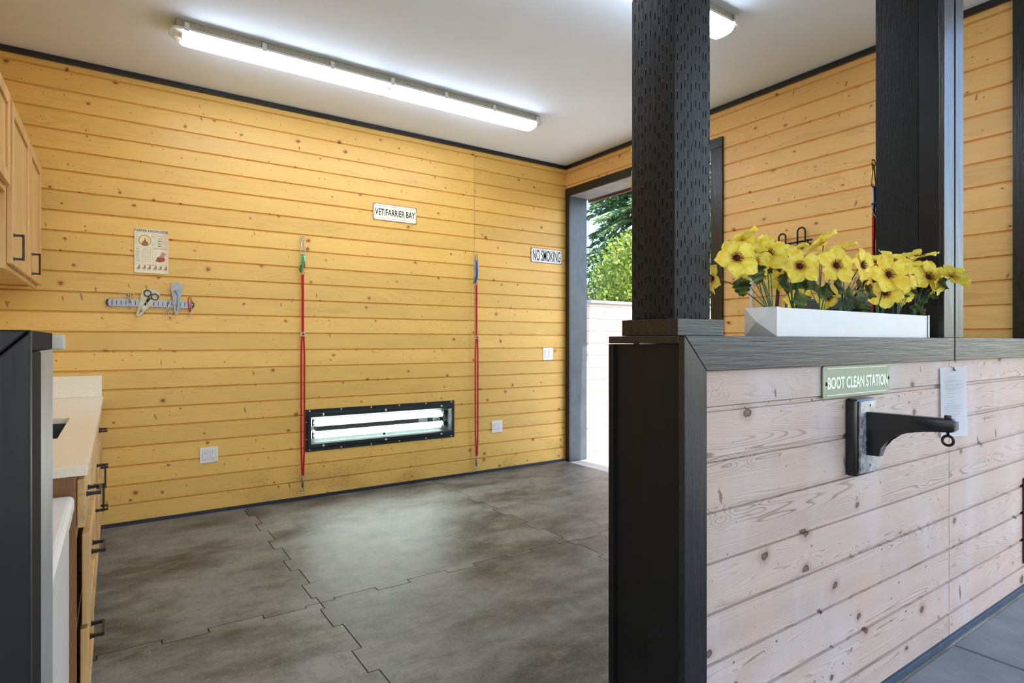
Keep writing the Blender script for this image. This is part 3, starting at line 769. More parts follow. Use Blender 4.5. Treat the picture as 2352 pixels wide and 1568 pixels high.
bm = B(); pl(bm, [(0.80, 0.50), (0.93, 0.53), (0.86, 0.62), (0.90, 0.66), (0.88, 0.71), (0.74, 0.745), (0.61, 0.725), (0.66, 0.62), (0.74, 0.60)][::-1], 0.0006); h = obj('leg_drawing', bm, simple('hoof_pink', (190, 140, 120), 0.6), fc)
bm = B(); pl(bm, [(0.665, 0.625), (0.86, 0.635), (0.90, 0.66), (0.88, 0.71), (0.74, 0.745), (0.61, 0.725)][::-1], 0.0009); obj('hoof', bm, m_hoof2, h)
bm = B()
for u in (0.12, 0.28, 0.43, 0.60, 0.75, 0.91):
    pl(bm, [(u - 0.07, 0.905), (u - 0.01, 0.865), (u + 0.0, 0.825), (u + 0.04, 0.825), (u + 0.045, 0.87), (u + 0.05, 0.9), (u + 0.02, 0.915)][::-1], 0.0005)
    rc(bm, u - 0.07, u + 0.04, 0.925, 0.932)
obj('hoof_balance_print', bm, simple('hoof_grey_brown', (150, 128, 104), 0.6), fc)
bm = B(); rr = random.Random(3)
for k in range(13):
    w = 0.445 + 0.025 * k; rc(bm, 0.03, 0.13 + rr.random() * 0.05, w, w + 0.007)
    for j in range(6): rc(bm, 0.22 + 0.045 * j, 0.245 + 0.045 * j, w, w + 0.008)
for k in range(12):
    w = 0.11 + 0.023 * k; rc(bm, 0.025, 0.06 + rr.random() * 0.05, w, w + 0.005); rc(bm, 0.52 + (0.06 if 3 < k < 9 else -0.04), 0.62, w, w + 0.005)
for k in range(6): rc(bm, 0.86, 0.93, 0.13 + 0.05 * k, 0.136 + 0.05 * k); rc(bm, 0.56, 0.64, 0.45 + 0.06 * k, 0.456 + 0.06 * k)
rc(bm, 0.36, 0.62, 0.813, 0.822); rc(bm, 0.55, 0.95, 0.43, 0.44)
obj('fine_print', bm, m_grey, fc)
bm = B()
for k in range(5):
    w = 0.135 + 0.056 * k; pl(bm, [(0.69, w), (0.69, w + 0.01 + 0.004 * k), (0.83, w + 0.017), (0.83, w + 0.013)], 0.0006)
obj('nail_print', bm, m_ink, fc)

# magnetic tool strip and what hangs on it
ms = thing('magnetic_strip', 'grey magnetic tool strip with black dashes under the chart', 'tool holder', (0.2, BY, 1.512))
SX0, SX1 = -0.054, 0.463
obj('bar', prism(B(), rrect(SX0 + 0.012, SX1 - 0.012, 1.489, 1.536, 0.004), 'Y', BY - 0.016, BY - 0.001, 0.002), simple('grey_strip', (160, 164, 176), 0.4, 0.2), ms)
for x, s in ((SX0, 1), (SX1, -1)):
    o = obj('end_cap', prism(B(), ell(x + s * 0.018, 1.5125, 0.022, 0.026, 18), 'Y', BY - 0.013, BY - 0.0012, 0.002), m_black_metal, ms)
    obj('screw', dome(B(), (x + s * 0.012, BY - 0.013, 1.5125), 0.008, '-Y', 0.5), m_zinc, o)
bm = B()
for k in range(18):
    x = SX0 + 0.03 + 0.0268 * k
    box(bm, x - 0.002, x + 0.002, BY - 0.0168, BY - 0.0158, 1.4985, 1.5265)
obj('dash_marking', bm, simple('navy_dash', (36, 38, 66), 0.5), ms)
YF = BY - 0.0185
tag(obj('needle', tube(B(), [(-0.017, YF - 0.002, 1.549), (-0.0155, YF - 0.002, 1.475)], 0.0022, 8), m_steel), 'thin steel needle at the left end of the magnetic strip', 'needle')
def scissors(name, label, x, z, ang, ln, r, m1, m2, y=YF - 0.003, w=0.0028):
    """closed pair pointing down its own -z axis, turned by ang degrees"""
    t = thing(name, label, 'scissors', (x, y, z)); a = math.radians(ang)
    def P(u, v, d=0): return (x + u * math.cos(a) - v * math.sin(a), y + d, z + u * math.sin(a) + v * math.cos(a))
    for s in (-1, 1):
        h = obj('handle', tube(B(), [P(s * 0.001, -ln * 0.15), P(s * 0.004, ln * 0.16), P(s * 0.006, ln * 0.3)], w * 0.7, 8), m1, t, 'all')
        pts = [P(s * (r + 0.004) + r * math.cos(q), ln * 0.3 + r + r * math.sin(q) - 0.002) for q in [2 * PI * i / 18 for i in range(18)]]
        obj('finger_ring', tube(B(), pts, w * 0.6, 8, True), m1, h, 'all')
        obj('blade', tube(B(), [P(-s * 0.001, -ln * 0.12, -0.001 * s), P(-s * 0.0022, -ln * 0.35, -0.001 * s), P(0, -ln * 0.62)], [w * 0.7, w * 0.6, w * 0.15], 8), m2, t, 'all')
    obj('pivot', dome(B(), (x, y - w * 0.6, z), w * 0.9, '-Y'), m2, t)
    return t
scissors('suture_scissors', 'bare steel scissors hanging rings up on the magnetic strip', 0.076, 1.527, 2, 0.098, 0.0125, m_steel, m_steel)
scissors('hemostat', 'bare steel clamp hanging rings down on the magnetic strip', 0.3035, 1.497, 174, 0.115, 0.0115, m_steel, m_steel)
def bag_mat(name, c, a):
    g = G(name); n = g.noise(g.oc(), 34, 4, 0.7)
    tr = g.n('BsdfTransparent', {0: (1, 1, 1, 1)}).outputs[0]
    b = g.pbr(lin(*c), 0.22, 0, g.bump(n, 0.9, 0.01), 0.6)
    return g.out(g.n('MixShader', {0: g.ss(n, 0.3, 0.7, a - 0.14, a + 0.14), 1: tr, 2: b}).outputs[0])
def pouch(label, poly, mat, y0, y1, name='pouch'):
    t = thing(name, label, 'pouch', (sum(p[0] for p in poly) / len(poly), y0, sum(p[1] for p in poly) / len(poly)))
    bm = prism(B(), poly, 'Y', y1, y0, 0.002)
    obj('cover', bm, mat, t)
    bm = B(); n = len(poly)
    tube(bm, [(p[0], y1 - 0.0006, p[1]) for p in poly], 0.0013, 6, True)
    obj('seam', bm, simple('pouch_seam', (206, 200, 178), 0.35), t)
    return t
px = [(0.2275, 1.608), (0.252, 1.588), (0.2535, 1.575), (0.249, 1.563), (0.142, 1.432), (0.133, 1.425), (0.122, 1.424), (0.113, 1.431), (0.116, 1.442), (0.138, 1.53), (0.142, 1.572), (0.158, 1.602), (0.19, 1.613)]
pouch('cream sleeve holding black handled scissors, slanting across the magnetic strip', px[::-1], bag_mat('cream_sleeve', (226, 216, 186), 0.8), YF, YF - 0.004)
sc = scissors('bandage_scissors', 'black handled bandage scissors inside the slanting cream sleeve', 0.172, 1.516, -28.5, 0.147, 0.0205, m_black_metal, m_steel, YF - 0.0085, 0.0055)
px = [(0.338, 1.668), (0.372, 1.667), (0.388, 1.648), (0.389, 1.62), (0.38, 1.57), (0.366, 1.46), (0.361, 1.445), (0.349, 1.443), (0.342, 1.456), (0.332, 1.56), (0.322, 1.615), (0.323, 1.642)]
wp = pouch('crinkled clear wrapper hanging upright on the magnetic strip', px[::-1], bag_mat('clear_wrapper', (176, 182, 186), 0.82), YF, YF - 0.009, 'wrapper')
bm = tube(B(), [(0.34, YF - 0.0108, 1.61), (0.352, YF - 0.0112, 1.6), (0.362, YF - 0.0108, 1.58), (0.357, YF - 0.0108, 1.52), (0.352, YF - 0.0108, 1.465)], [0.003, 0.0045, 0.0035, 0.003, 0.002], 8)
obj('contents', bm, simple('grey_blue_contents', (120, 140, 160), 0.35, 0.3), wp, 'all')
pk = thing('hoof_pick', 'small hoof pick with a red loop handle at the right end of the strip', 'hoof pick', (0.435, YF, 1.52))
obj('handle', tube(B(), [(0.4365, YF - 0.004, 1.462), (0.4285, YF - 0.004, 1.51), (0.4255, YF - 0.004, 1.548), (0.43, YF - 0.004, 1.563), (0.4375, YF - 0.004, 1.566), (0.4445, YF - 0.004, 1.558), (0.446, YF - 0.004, 1.53), (0.4425, YF - 0.004, 1.48), (0.4385, YF - 0.004, 1.462)], 0.0034, 8), m_red_pl, pk, 'all')
obj('pick_hook', tube(B(), [(0.4375, YF - 0.004, 1.464), (0.44, YF - 0.004, 1.455), (0.448, YF - 0.004, 1.445), (0.449, YF - 0.004, 1.438), (0.435, YF - 0.007, 1.433), (0.418, YF - 0.01, 1.436)], [0.002, 0.002, 0.0022, 0.0022, 0.002, 0.0014], 8), m_steel, pk, 'all')

# outlets and switch
def plate(name, label, x0, x1, z0, z1, kind, chip=False):
    t = thing(name, label, 'switch' if kind == 's' else 'outlet', ((x0 + x1) / 2, BY, (z0 + z1) / 2), None if kind == 's' else 'double outlets low on the back wall')
    poly = [(x0, z0), (x1, z0), (x1, z1), (x0, z1)]
    if chip: poly = [(x0, z0), (x1 - 0.024, z0 + 0.004), (x1 - 0.017, z0 + 0.012), (x1, z0 + 0.004), (x1, z1), (x0, z1)]
    obj('cover_plate', prism(B(), poly, 'Y', BY - 0.007, BY - 0.0008, 0.002), m_white_pl, t)
    w = (x1 - x0); cz = (z0 + z1) / 2
    for k in (0, 1):
        cx = x0 + w * (0.3 + 0.4 * k)
        if kind == 'o':
            r = obj('receptacle', prism(B(), rrect(cx - 0.0165, cx + 0.0165, cz - 0.033, cz + 0.033, 0.002), 'Y', BY - 0.0088, BY - 0.006), m_white_pl, t)
            bm = B()
            for dz in (0.02, -0.018):
                box(bm, cx - 0.0075, cx - 0.0053, BY - 0.0092, BY - 0.0086, cz + dz - 0.001, cz + dz + 0.0075)
                box(bm, cx + 0.0053, cx + 0.0073, BY - 0.0092, BY - 0.0086, cz + dz, cz + dz + 0.0065)
                dome(bm, (cx, BY - 0.0087, cz + dz - 0.0085), 0.003, '-Y', 0.15, 8)
            obj('slots', bm, m_dark_slot, r)
            obj('frame_line', hollow(B(), (cx - 0.0182, cx + 0.0182, cz - 0.0348, cz + 0.0348), (cx - 0.0168, cx + 0.0168, cz - 0.0334, cz + 0.0334), BY - 0.0074, BY - 0.0068), simple('grey_gap', (150, 146, 138), 0.6), r)
        else:
            r = obj('rocker', prism(B(), [(BY - 0.0065, cz - 0.033), (BY - 0.0078, cz - 0.033), (BY - 0.0095, cz), (BY - 0.0125, cz + 0.033), (BY - 0.0065, cz + 0.033)], 'X', cx - 0.0165, cx + 0.0165), m_white_pl, t)
            obj('frame_line', hollow(B(), (cx - 0.0186, cx + 0.0186, cz - 0.035, cz + 0.035), (cx - 0.0168, cx + 0.0168, cz - 0.0334, cz + 0.0334), BY - 0.0074, BY - 0.0068), simple('grey_gap', (150, 146, 138), 0.6), r)
    for k in (0.3, 0.7):
        for z in (z0 + 0.011, z1 - 0.011): obj('screw', dome(B(), (x0 + w * k, BY - 0.007, z), 0.003, '-Y', 0.4, 8), m_white_pl, t)
plate('outlet', 'white double outlet with a chipped lower corner beside the base cabinets', 0.5015, 0.621, 0.365, 0.479, 'o', True)
plate('outlet', 'white undamaged double outlet between the wall lamp and the doorway', 2.9945, 3.1146, 0.3705, 0.4845, 'o')
plate('light_switch', 'white double rocker switch beside the doorway', 3.614, 3.738, 1.0595, 1.188, 's')

# ------------------------------------------------------------------ cross ties
def cross_tie(label, x, y, zt, zs, zb, z0, twine, brass=False, drop=True, off=(0, -1), wrap=None):
    """eye at zt, strap top at zs, buckle at zb, lower end at z0; off = direction away from its mount"""
    ox, oy = off
    wrap = (twine is m_twine_b) if wrap is None else wrap
    t = thing('cross_tie', label, 'tie rope', (x, y, zt), 'red cross ties')
    Y = y + oy * 0.03; X = x + ox * 0.03
    e = ring(B(), (X, Y, zt), 0.015, 0.0035, 'X' if brass == 'x' else 'Y', 16, 8)
    tube(e, [(x, y, zt), (X, Y, zt + 0.0)], 0.0035, 8)
    obj('screw_eye', e, m_brass if brass else m_zinc, t, 'all')
    d = zt - zs
    pts = [(X - 0.004, Y, zt - 0.008), (X - 0.019, Y, zt - 0.36 * d), (X - 0.012, Y, zt - 0.42 * d), (X + 0.012, Y, zt - 0.42 * d), (X + 0.019, Y, zt - 0.36 * d), (X + 0.006, Y, zt - 0.008)]
    cb = obj('carabiner', tube(B(), pts, 0.0035, 8, True), m_steel if not brass else m_brass, t, 'all')
    obj('gate', tube(B(), [(X + 0.01, Y, zt - 0.42 * d), (X + 0.016, Y, zt - 0.55 * d), (X + 0.012, Y, zt - 0.78 * d)], [0.006, 0.008, 0.006], 8), m_steel, cb, 'all')
    rr = random.Random(int(x * 100))
    bm = B()
    for k in range(4):
        a = [(X - 0.004 + 0.003 * k, Y - 0.004, zt - (0.05 if wrap else 0.42 * d)), (X - 0.008 + 0.006 * k, Y - 0.008, zt - 0.62 * d), (X - 0.015 + 0.002 * k, Y - 0.01, zt - 0.74 * d), (X - 0.03 + 0.006 * k, Y - 0.012, zt - 0.86 * d - 0.006 * k)]
        tube(bm, a, 0.0032, 6)
    ring(bm, (X - 0.012, Y - 0.01, zt - 0.73 * d), 0.009, 0.004, 'Z', 12, 6)
    if wrap:
        for k in range(6): ring(bm, (X + rr.uniform(-0.008, 0.008), Y - 0.004, zt - 0.05 - 0.026 * k), 0.011, 0.0032, 'Y', 10, 6, rr.random() * 3, 5 + rr.random())
    obj('twine', bm, twine, t, 'all')
    sn = obj('swivel_snap', tube(B(), [(X - 0.001, Y - 0.003, zt - 0.72 * d), (X + 0.001, Y - 0.003, zs + 0.045)], [0.003, 0.004], 8), m_brass, t, 'all')
    obj('snap_ring', ring(B(), (X, Y - 0.003, zs + 0.026), 0.013, 0.0032, 'Y', 16, 6), m_brass, sn, 'all')
    bm = B(); box(bm, X - 0.009, X + 0.009, Y - 0.006, Y + 0.002, zb, zs + 0.012, 0.002); box(bm, X - 0.0125, X + 0.004, Y - 0.009, Y - 0.006, zs - 0.09, zs + 0.008, 0.001)
    st = obj('upper_strap', bm, m_rope, t)
    bk = B()
    hollow(bk, (X - 0.015, X + 0.017, zb - 0.016, zb + 0.014), (X - 0.009, X + 0.011, zb - 0.01, zb + 0.008), Y - 0.012, Y - 0.004)
    obj('buckle', bk, m_zinc, t)
    if drop:
        for s, xx in (('a', -0.0125), ('b', 0.0115)):
            bm = B()
            pts = [(X + xx * 0.5, zb), (X + xx, zb - 0.15), (X + xx, z0 + 0.36), (X + xx * 0.35, z0 + 0.125)]
            for i in range(3):
                (xa, za), (xb, zb2) = pts[i], pts[i + 1]
                vs = [bm.verts.new(p) for p in ((xa - 0.0062, Y - 0.004, za), (xa + 0.0062, Y - 0.004 - 0.003 * (xx > 0), za), (xb + 0.0062, Y - 0.004 - 0.003 * (xx > 0), zb2), (xb - 0.0062, Y - 0.004, zb2))]
                r = bm.faces.new(vs)
            bmesh.ops.remove_doubles(bm, verts=bm.verts, dist=1e-5)
            bmesh.ops.solidify(bm, geom=bm.faces[:], thickness=0.003)
            obj('lower_strap', bm, m_rope, t)
        s = obj('bottom_snap', tube(B(), [(X, Y, z0 + 0.13), (X, Y, z0 + 0.115), (X, Y, z0 + 0.1), (X, Y, z0 + 0.035)], [0.009, 0.005, 0.0085, 0.0085], 10), m_zinc, t, 'all')
        obj('snap_hook', ring(B(), (X - 0.006, Y, z0 + 0.018), 0.016, 0.0042, 'Y', 14, 6, -2.6, 1.4), m_zinc, s, 'all')
    return t
cross_tie('red cross tie with green twine at its top, left of the wall lamp', 1.218, BY - 0.002, 2.065, 1.765, 1.308, 0.068, m_twine_g)
cross_tie('red cross tie with blue twine at its top, right of the wall lamp', 2.806, BY - 0.002, 2.056, 1.77, 1.29, 0.047, m_twine_b)
cross_tie('red cross tie with blue twine hanging behind the rough sawn post', 2.832, 1.242, 2.056, 1.80, 0.93, 0.2, m_twine_b, True, True, (0, 1), False)
cross_tie('red cross tie hidden behind the incised post, only its edge showing', 1.288, 1.21, 1.82, 1.53, 0.93, 0.2, m_twine_g, 'x', True, (0, 1))

# ------------------------------------------------------------------ cabinets on the left wall
def pull(parent, x, y, z, vert, ln=0.105):
    """black bar pull on a front facing +X; (y, z) is its middle"""
    bm = B()
    for s in (-1, 1):
        a = s * ln / 2
        c = (y, z + a) if vert else (y + a, z)
        bm2 = [(x, 0.0075), (x + 0.006, 0.0055), (x + 0.022, 0.0045), (x + 0.036, 0.0055)]
        pr = []
        for xx, h in bm2: pr.append([bm.verts.new((xx, c[0] + u * h, c[1] + v * h)) for u, v in ((-1, -1), (1, -1), (1, 1), (-1, 1))])
        for i in range(3):
            for k in range(4): bm.faces.new((pr[i][k], pr[i][(k + 1) % 4], pr[i + 1][(k + 1) % 4], pr[i + 1][k]))
        bm.faces.new(pr[0][::-1]); bm.faces.new(pr[3])
    if vert: box(bm, x + 0.030, x + 0.038, y - 0.0055, y + 0.0055, z - ln / 2 - 0.0055, z + ln / 2 + 0.0055, 0.001)
    else: box(bm, x + 0.030, x + 0.038, y - ln / 2 - 0.0055, y + ln / 2 + 0.0055, z - 0.0055, z + 0.0055, 0.001)
    bmesh.ops.recalc_face_normals(bm, faces=bm.faces)
    return obj('handle', bm, m_black_metal, parent)
def shaker(root, name, x, y0, y1, z0, z1, slab=False):
    """front facing +X whose back is at x"""
    bm = B(); w = 0.055
    if slab:
        box(bm, x, x + 0.02, y0, y1, z0, z1, 0.004)
        return obj(name, bm, m_cab_h, root)
    box(bm, x, x + 0.021, y0, y0 + w, z0, z1, 0.003); box(bm, x, x + 0.021, y1 - w, y1, z0, z1, 0.003)
    box(bm, x, x + 0.021, y0 + w, y1 - w, z1 - w, z1, 0.003); box(bm, x, x + 0.021, y0 + w, y1 - w, z0, z0 + w, 0.003)
    box(bm, x + 0.004, x + 0.011, y0 + w, y1 - w, z0 + w, z1 - w)
    return obj(name, bm, m_cab, root)
CFX = -0.098
def base_body(root, y0, y1, end=False):
    bm = B()
    box(bm, -0.715, CFX - 0.001, y0, y0 + 0.018, 0.0, 0.852); box(bm, -0.715, CFX - 0.001, y1 - 0.018, y1, 0.0, 0.852)
    box(bm, -0.715, -0.70, y0 + 0.018, y1 - 0.018, 0.0, 0.852); box(bm, -0.70, CFX - 0.001, y0 + 0.018, y1 - 0.018, 0.09, 0.108)
    box(bm, CFX - 0.06, CFX - 0.045, y0 + 0.018, y1 - 0.018, 0.0, 0.09)
    obj('body', bm, m_cab_dk if end else m_cab, root)
    bm = B(); f = 0.035
    box(bm, CFX - 0.018, CFX, y0 + 0.0185, y0 + f, 0.1, 0.852); box(bm, CFX - 0.018, CFX, y1 - f, y1 - 0.0185, 0.1, 0.852)
    for z in (0.83, 0.665, 0.385, 0.11): box(bm, CFX - 0.018, CFX, y0 + f, y1 - f, z - 0.012, z + 0.02)
    obj('face_frame', bm, m_cab, root)
c1 = thing('base_cabinet', 'wooden drawer cabinet at the open end of the counter, nearest the half wall', 'cabinet', (-0.4, 2.45, 0), 'base cabinets under the counter')
base_body(c1, 2.165, 2.70, True)
for z0, z1, xo, zp in ((0.692, 0.838, 0.0, 0.77), (0.40, 0.672, 0.012, 0.585), (0.12, 0.388, 0.008, 0.318)):
    d = shaker(c1, 'drawer', CFX + 0.001 + xo, 2.172, 2.69, z0, z1, z1 - z0 < 0.2)
    pull(d, CFX + 0.0215 + xo, 2.33, zp, False, 0.1)
c2 = thing('base_cabinet', 'wooden sink cabinet with two doors under the middle of the counter', 'cabinet', (-0.4, 3.2, 0), 'base cabinets under the counter')
base_body(c2, 2.703, 3.70)
for y0, y1, yp in ((2.715, 3.195, 2.98), (3.205, 3.69, 3.45)):
    d = shaker(c2, 'door', CFX + 0.001, y0, y1, 0.12, 0.72); pull(d, CFX + 0.021, yp, 0.60, True)
shaker(c2, 'false_drawer', CFX + 0.001, 2.715, 3.69, 0.735, 0.838, True)
c3 = thing('base_cabinet', 'wooden drawer cabinet under the far end of the counter, against the back wall', 'cabinet', (-0.4, 4.2, 0), 'base cabinets under the counter')
base_body(c3, 3.703, 4.765)
for z0, z1, zp in ((0.692, 0.838, 0.76), (0.40, 0.672, 0.5), (0.12, 0.388, 0.25)):
    d = shaker(c3, 'drawer', CFX + 0.001, 3.715, 4.74, z0, z1, z1 - z0 < 0.2)
    if z0 > 0.6: pull(d, CFX + 0.021, 3.95, zp, False)
    else: pull(d, CFX + 0.021, 4.3, zp, False)
ct = thing('countertop', 'cream speckled countertop with a cut out sink and upstand', 'countertop', (-0.4, 3.4, 0.883))
bm = B()
sy0, sy1, sx0, sx1 = 2.80, 3.545, -0.60, -0.184
box(bm, -0.716, -0.07, 2.14, sy0, 0.8535, 0.883, 0.002); box(bm, -0.716, -0.07, sy1, 4.771, 0.8535, 0.883, 0.002)
box(bm, -0.716, sx0, sy0, sy1, 0.8535, 0.883); box(bm, sx1, -0.07, sy0, sy1, 0.8535, 0.883)
obj('slab', bm, m_quartz, ct)
obj('upstand', bx(-0.716, -0.078, 4.752, 4.7715, 0.8835, 1.024, 0.002), m_quartz, ct)
obj('side_upstand', bx(-0.717, -0.698, 2.14, 4.752, 0.8835, 1.024, 0.002), m_quartz, ct)
sk = thing('sink', 'dark undermount sink in the cream countertop', 'sink', (-0.39, 3.17, 0.70))
bm = B()
A = [bm.verts.new(p) for p in ((sx0 - 0.012, sy0 - 0.012, 0.8525), (sx1 + 0.012, sy0 - 0.012, 0.8525), (sx1 + 0.012, sy1 + 0.012, 0.8525), (sx0 - 0.012, sy1 + 0.012, 0.8525))]
A2 = [bm.verts.new(p) for p in ((sx0, sy0, 0.8525), (sx1, sy0, 0.8525), (sx1, sy1, 0.8525), (sx0, sy1, 0.8525))]
A3 = [bm.verts.new(p) for p in ((sx0 + 0.01, sy0 + 0.01, 0.68), (sx1 - 0.01, sy0 + 0.01, 0.68), (sx1 - 0.01, sy1 - 0.01, 0.68), (sx0 + 0.01, sy1 - 0.01, 0.68))]
for q, w in ((A, A2), (A2, A3)):
    for k in range(4): bm.faces.new((q[k], q[(k + 1) % 4], w[(k + 1) % 4], w[k]))
bm.faces.new(A3)
obj('basin', bm, m_sink, sk)
obj('drain', dome(B(), (-0.39, 3.17, 0.6805), 0.045, '+Z', 0.12, 18), m_steel, sk, True)

UFX = -0.417
def upper(label, y0, y1, z0, z1, doors, zp):
    t = thing('wall_cabinet', label, 'cabinet', (-0.57, (y0 + y1) / 2, z0), 'wooden wall cabinets')
    bm = B()
    box(bm, -0.718, UFX - 0.001, y0, y0 + 0.016, z0 + 0.012, z1); box(bm, -0.718, UFX - 0.001, y1 - 0.016, y1, z0 + 0.012, z1)
    box(bm, -0.718, UFX - 0.001, y0 + 0.016, y1 - 0.016, z1 - 0.016, z1); box(bm, -0.718, UFX - 0.001, y0 + 0.016, y1 - 0.016, z0 + 0.02, z0 + 0.036)
    box(bm, -0.718, -0.71, y0 + 0.016, y1 - 0.016, z0 + 0.036, z1 - 0.016)
    obj('body', bm, m_cab, t)
    bm = B(); box(bm, UFX - 0.0005, UFX + 0.018, y0, y1, z0, z0 + 0.04); box(bm, UFX - 0.0005, UFX + 0.018, y0, y1, z1 - 0.04, z1)
    for a, b in [(y0, y0 + 0.03), (y1 - 0.02, y1)] + ([((doors[0][1] + doors[1][0]) / 2 - 0.03, (doors[0][1] + doors[1][0]) / 2 + 0.03)] if len(doors) > 1 else []):
        box(bm, UFX - 0.0005, UFX + 0.018, a, b, z0 + 0.04, z1 - 0.04)
    obj('face_frame', bm, m_cab, t)
    for a, b in doors:
        d = shaker(t, 'door', UFX + 0.0185, a, b, z0 + 0.022, z1 - 0.02); pull(d, UFX + 0.0395, a + 0.03, zp, True)
    return t
upper('tall wooden wall cabinet with two doors beside the back wall', 3.34, 4.58, 1.57, 2.335, [(3.37, 4.0), (4.05, 4.57)], 1.67)
upper('shorter wooden wall cabinet hung higher, next to the tall two door cabinet', 2.6, 3.335, 1.90, 2.335, [(2.63, 3.31)], 2.1)

# white chest freezer between the half wall and the drawers
fz = thing('chest_freezer', 'white chest freezer between the half wall and the drawer cabinet', 'freezer', (-0.4, 1.74, 0))
obj('body', bx(-0.69, -0.112, 1.40, 2.125, 0.02, 0.735, 0.012), m_white_pl, fz)
obj('gasket', bx(-0.685, -0.105, 1.41, 2.12, 0.735, 0.752, 0.003), m_ivory_pl, fz)
obj('lid', bx(-0.692, -0.100, 1.395, 2.13, 0.752, 0.803, 0.014, 3), m_white_pl, fz)
for s in (1.45, 2.08):
    for x in (-0.66, -0.2): obj('foot', bx(x, x + 0.06, s - 0.03, s + 0.03, 0.0, 0.02), m_char, fz)

# ------------------------------------------------------------------ things on the front half wall
bs = thing('boot_sign', 'green grey BOOT CLEAN STATION sign on the pale boards', 'sign', (2.105, FY, 1.117))
def sage():
    g = G('sage_green_tin'); n = g.noise(g.pos(), 6, 3)
    return g.out(g.pbr(g.mix(n, lin(150, 162, 134), lin(128, 140, 116)), 0.24, 0, None, 0.5))
m_lett = simple('pale_green_white_paint', (228, 236, 214), 0.5)
obj('plate', prism(B(), rrect(1.876, 2.335, 1.0665, 1.1695, 0.008), 'Y', FY - 0.0075, FY - 0.004, 0.001), sage(), bs)
obj('lettering', text_bm('BOOT CLEAN STATION', 1.903, 2.318, 1.094, 1.134, FY - 0.0076, 0.0008, 0.022), m_lett, bs)
bm = B()
for z in (1.0745, 1.1615): box(bm, 1.90, 2.312, FY - 0.0082, FY - 0.0074, z - 0.001, z + 0.001)
for x in (1.885, 2.327): box(bm, x - 0.0008, x + 0.0008, FY - 0.0082, FY - 0.0074, 1.085, 1.152)
obj('border_line', bm, m_lett, bs)
for c in ((1.897, FY - 0.0075, 1.1125), (2.3225, FY - 0.0075, 1.119)): obj('screw', dome(B(), c, 0.0065, '-Y', 0.6), m_black_metal, bs, True)

nt = thing('notice', 'laminated white notice hung on the pale boards behind the bracket arm', 'notice', (2.91, FY, 1.0))
def lamin():
    g = G('laminated_paper')
    return g.out(g.pbr(lin(232, 234, 240), 0.18, 0, g.bump(g.noise(g.pos(), 9, 2), 0.3, 0.01), 0.5))
bm = B(); nx, nz = 8, 10; gr = []
for j in range(nz + 1):
    row = []
    for i in range(nx + 1):
        u, v = i / nx, j / nz
        x = 2.778 + (3.058 - 2.778) * u - 0.018 * u * v; z = 1.142 - 0.283 * v - 0.014 * u * v
        row.append(bm.verts.new((x, FY - 0.006 - 0.007 * v * v * (0.4 + 0.6 * u) - 0.002 * math.sin(u * 5 + v * 3), z)))
    gr.append(row)
for j in range(nz):
    for i in range(nx): bm.faces.new((gr[j][i], gr[j + 1][i], gr[j + 1][i + 1], gr[j][i + 1]))
bmesh.ops.solidify(bm, geom=bm.faces[:], thickness=0.0006)
obj('sheet', bm, lamin(), nt, True)
bm = B(); rr = random.Random(5)
def yn(u, v): return FY - 0.0072 - 0.007 * v * v * (0.4 + 0.6 * u) - 0.002 * math.sin(u * 5 + v * 3)
def strip_line(u0, u1, v, h=0.0011):
    n = 5; P = []
    for i in range(n + 1):
        u = u0 + (u1 - u0) * i / n; x = 2.778 + 0.28 * u - 0.018 * u * v; z = 1.142 - 0.283 * v - 0.014 * u * v
        P.append((bm.verts.new((x, yn(u, v), z + h)), bm.verts.new((x, yn(u, v), z - h))))
    for i in range(n): bm.faces.new((P[i][0], P[i][1], P[i + 1][1], P[i + 1][0]))
for v, ln in ((0.14, .35), (0.185, .4), (0.2, .68), (0.22, .5), (0.25, .7), (0.265, .6), (0.3, .7), (0.315, .4), (0.34, .3), (0.38, .4), (0.43, .35), (0.48, .25), (0.52, .3), (0.55, .68), (0.57, .6), (0.6, .7), (0.64, .66), (0.68, .6), (0.71, .5)):
    u0 = 0.14 if ln > 0.45 else 0.22
    strip_line(u0, u0 + ln, v)
obj('fine_print', bm, simple('grey_print', (150, 152, 158), 0.6), nt)
bm = B(); strip_line(0.28, 0.58, 0.09, 0.0024); obj('heading_line', bm, simple('green_print', (176, 186, 130), 0.6), nt)
obj('hook', tube(B(), [(2.905, FY, 1.141), (2.905, FY - 0.012, 1.139), (2.908, FY - 0.014, 1.128)], 0.004, 8), m_zinc, nt, 'all')
obj('tack', dome(B(), (2.918, FY - 0.008, 1.1345), 0.008, '-Y', 0.6), m_brass, nt, True)

wb = thing('wall_bracket', 'black wooden wall bracket with a curved arm and hanging eye bolt', 'bracket', (2.09, FY, 0.93))
m_gloss = simple('glossy_black_paint', (15, 14, 14), 0.25, 0, 0.5, 0.05, 30, 0.15)
obj('back_plate', bx(2.0275, 2.160, 0.962, FY - 0.0005, 0.8, 1.0595, 0.009, 3), m_gloss, wb, True)
g = G('scuffed_black_sky_sheen'); n = g.noise(g.pos(), 45, 4, 0.7)
m_scuff_sheen = g.out(g.pbr(g.mix(g.ss(n, 0.42, 0.62), lin(104, 105, 107), lin(150, 152, 154)), g.ss(n, 0.3, 0.7, 0.16, 0.4, False), 0, None, 0.7, 0.4))  # grey base paints the sky's reflection onto the black plate, scuffs mixed in
fp = obj('front_plate', bx(2.036, 2.145, 0.9515, 0.9618, 0.812, 1.052, 0.004, 2), m_scuff_sheen, wb, True)
for c in ((2.098, 0.9516, 1.036), (2.098, 0.9516, 0.835)): obj('screw_hole', dome(B(), c, 0.0055, '-Y', 0.2), m_dark_slot, fp, True)
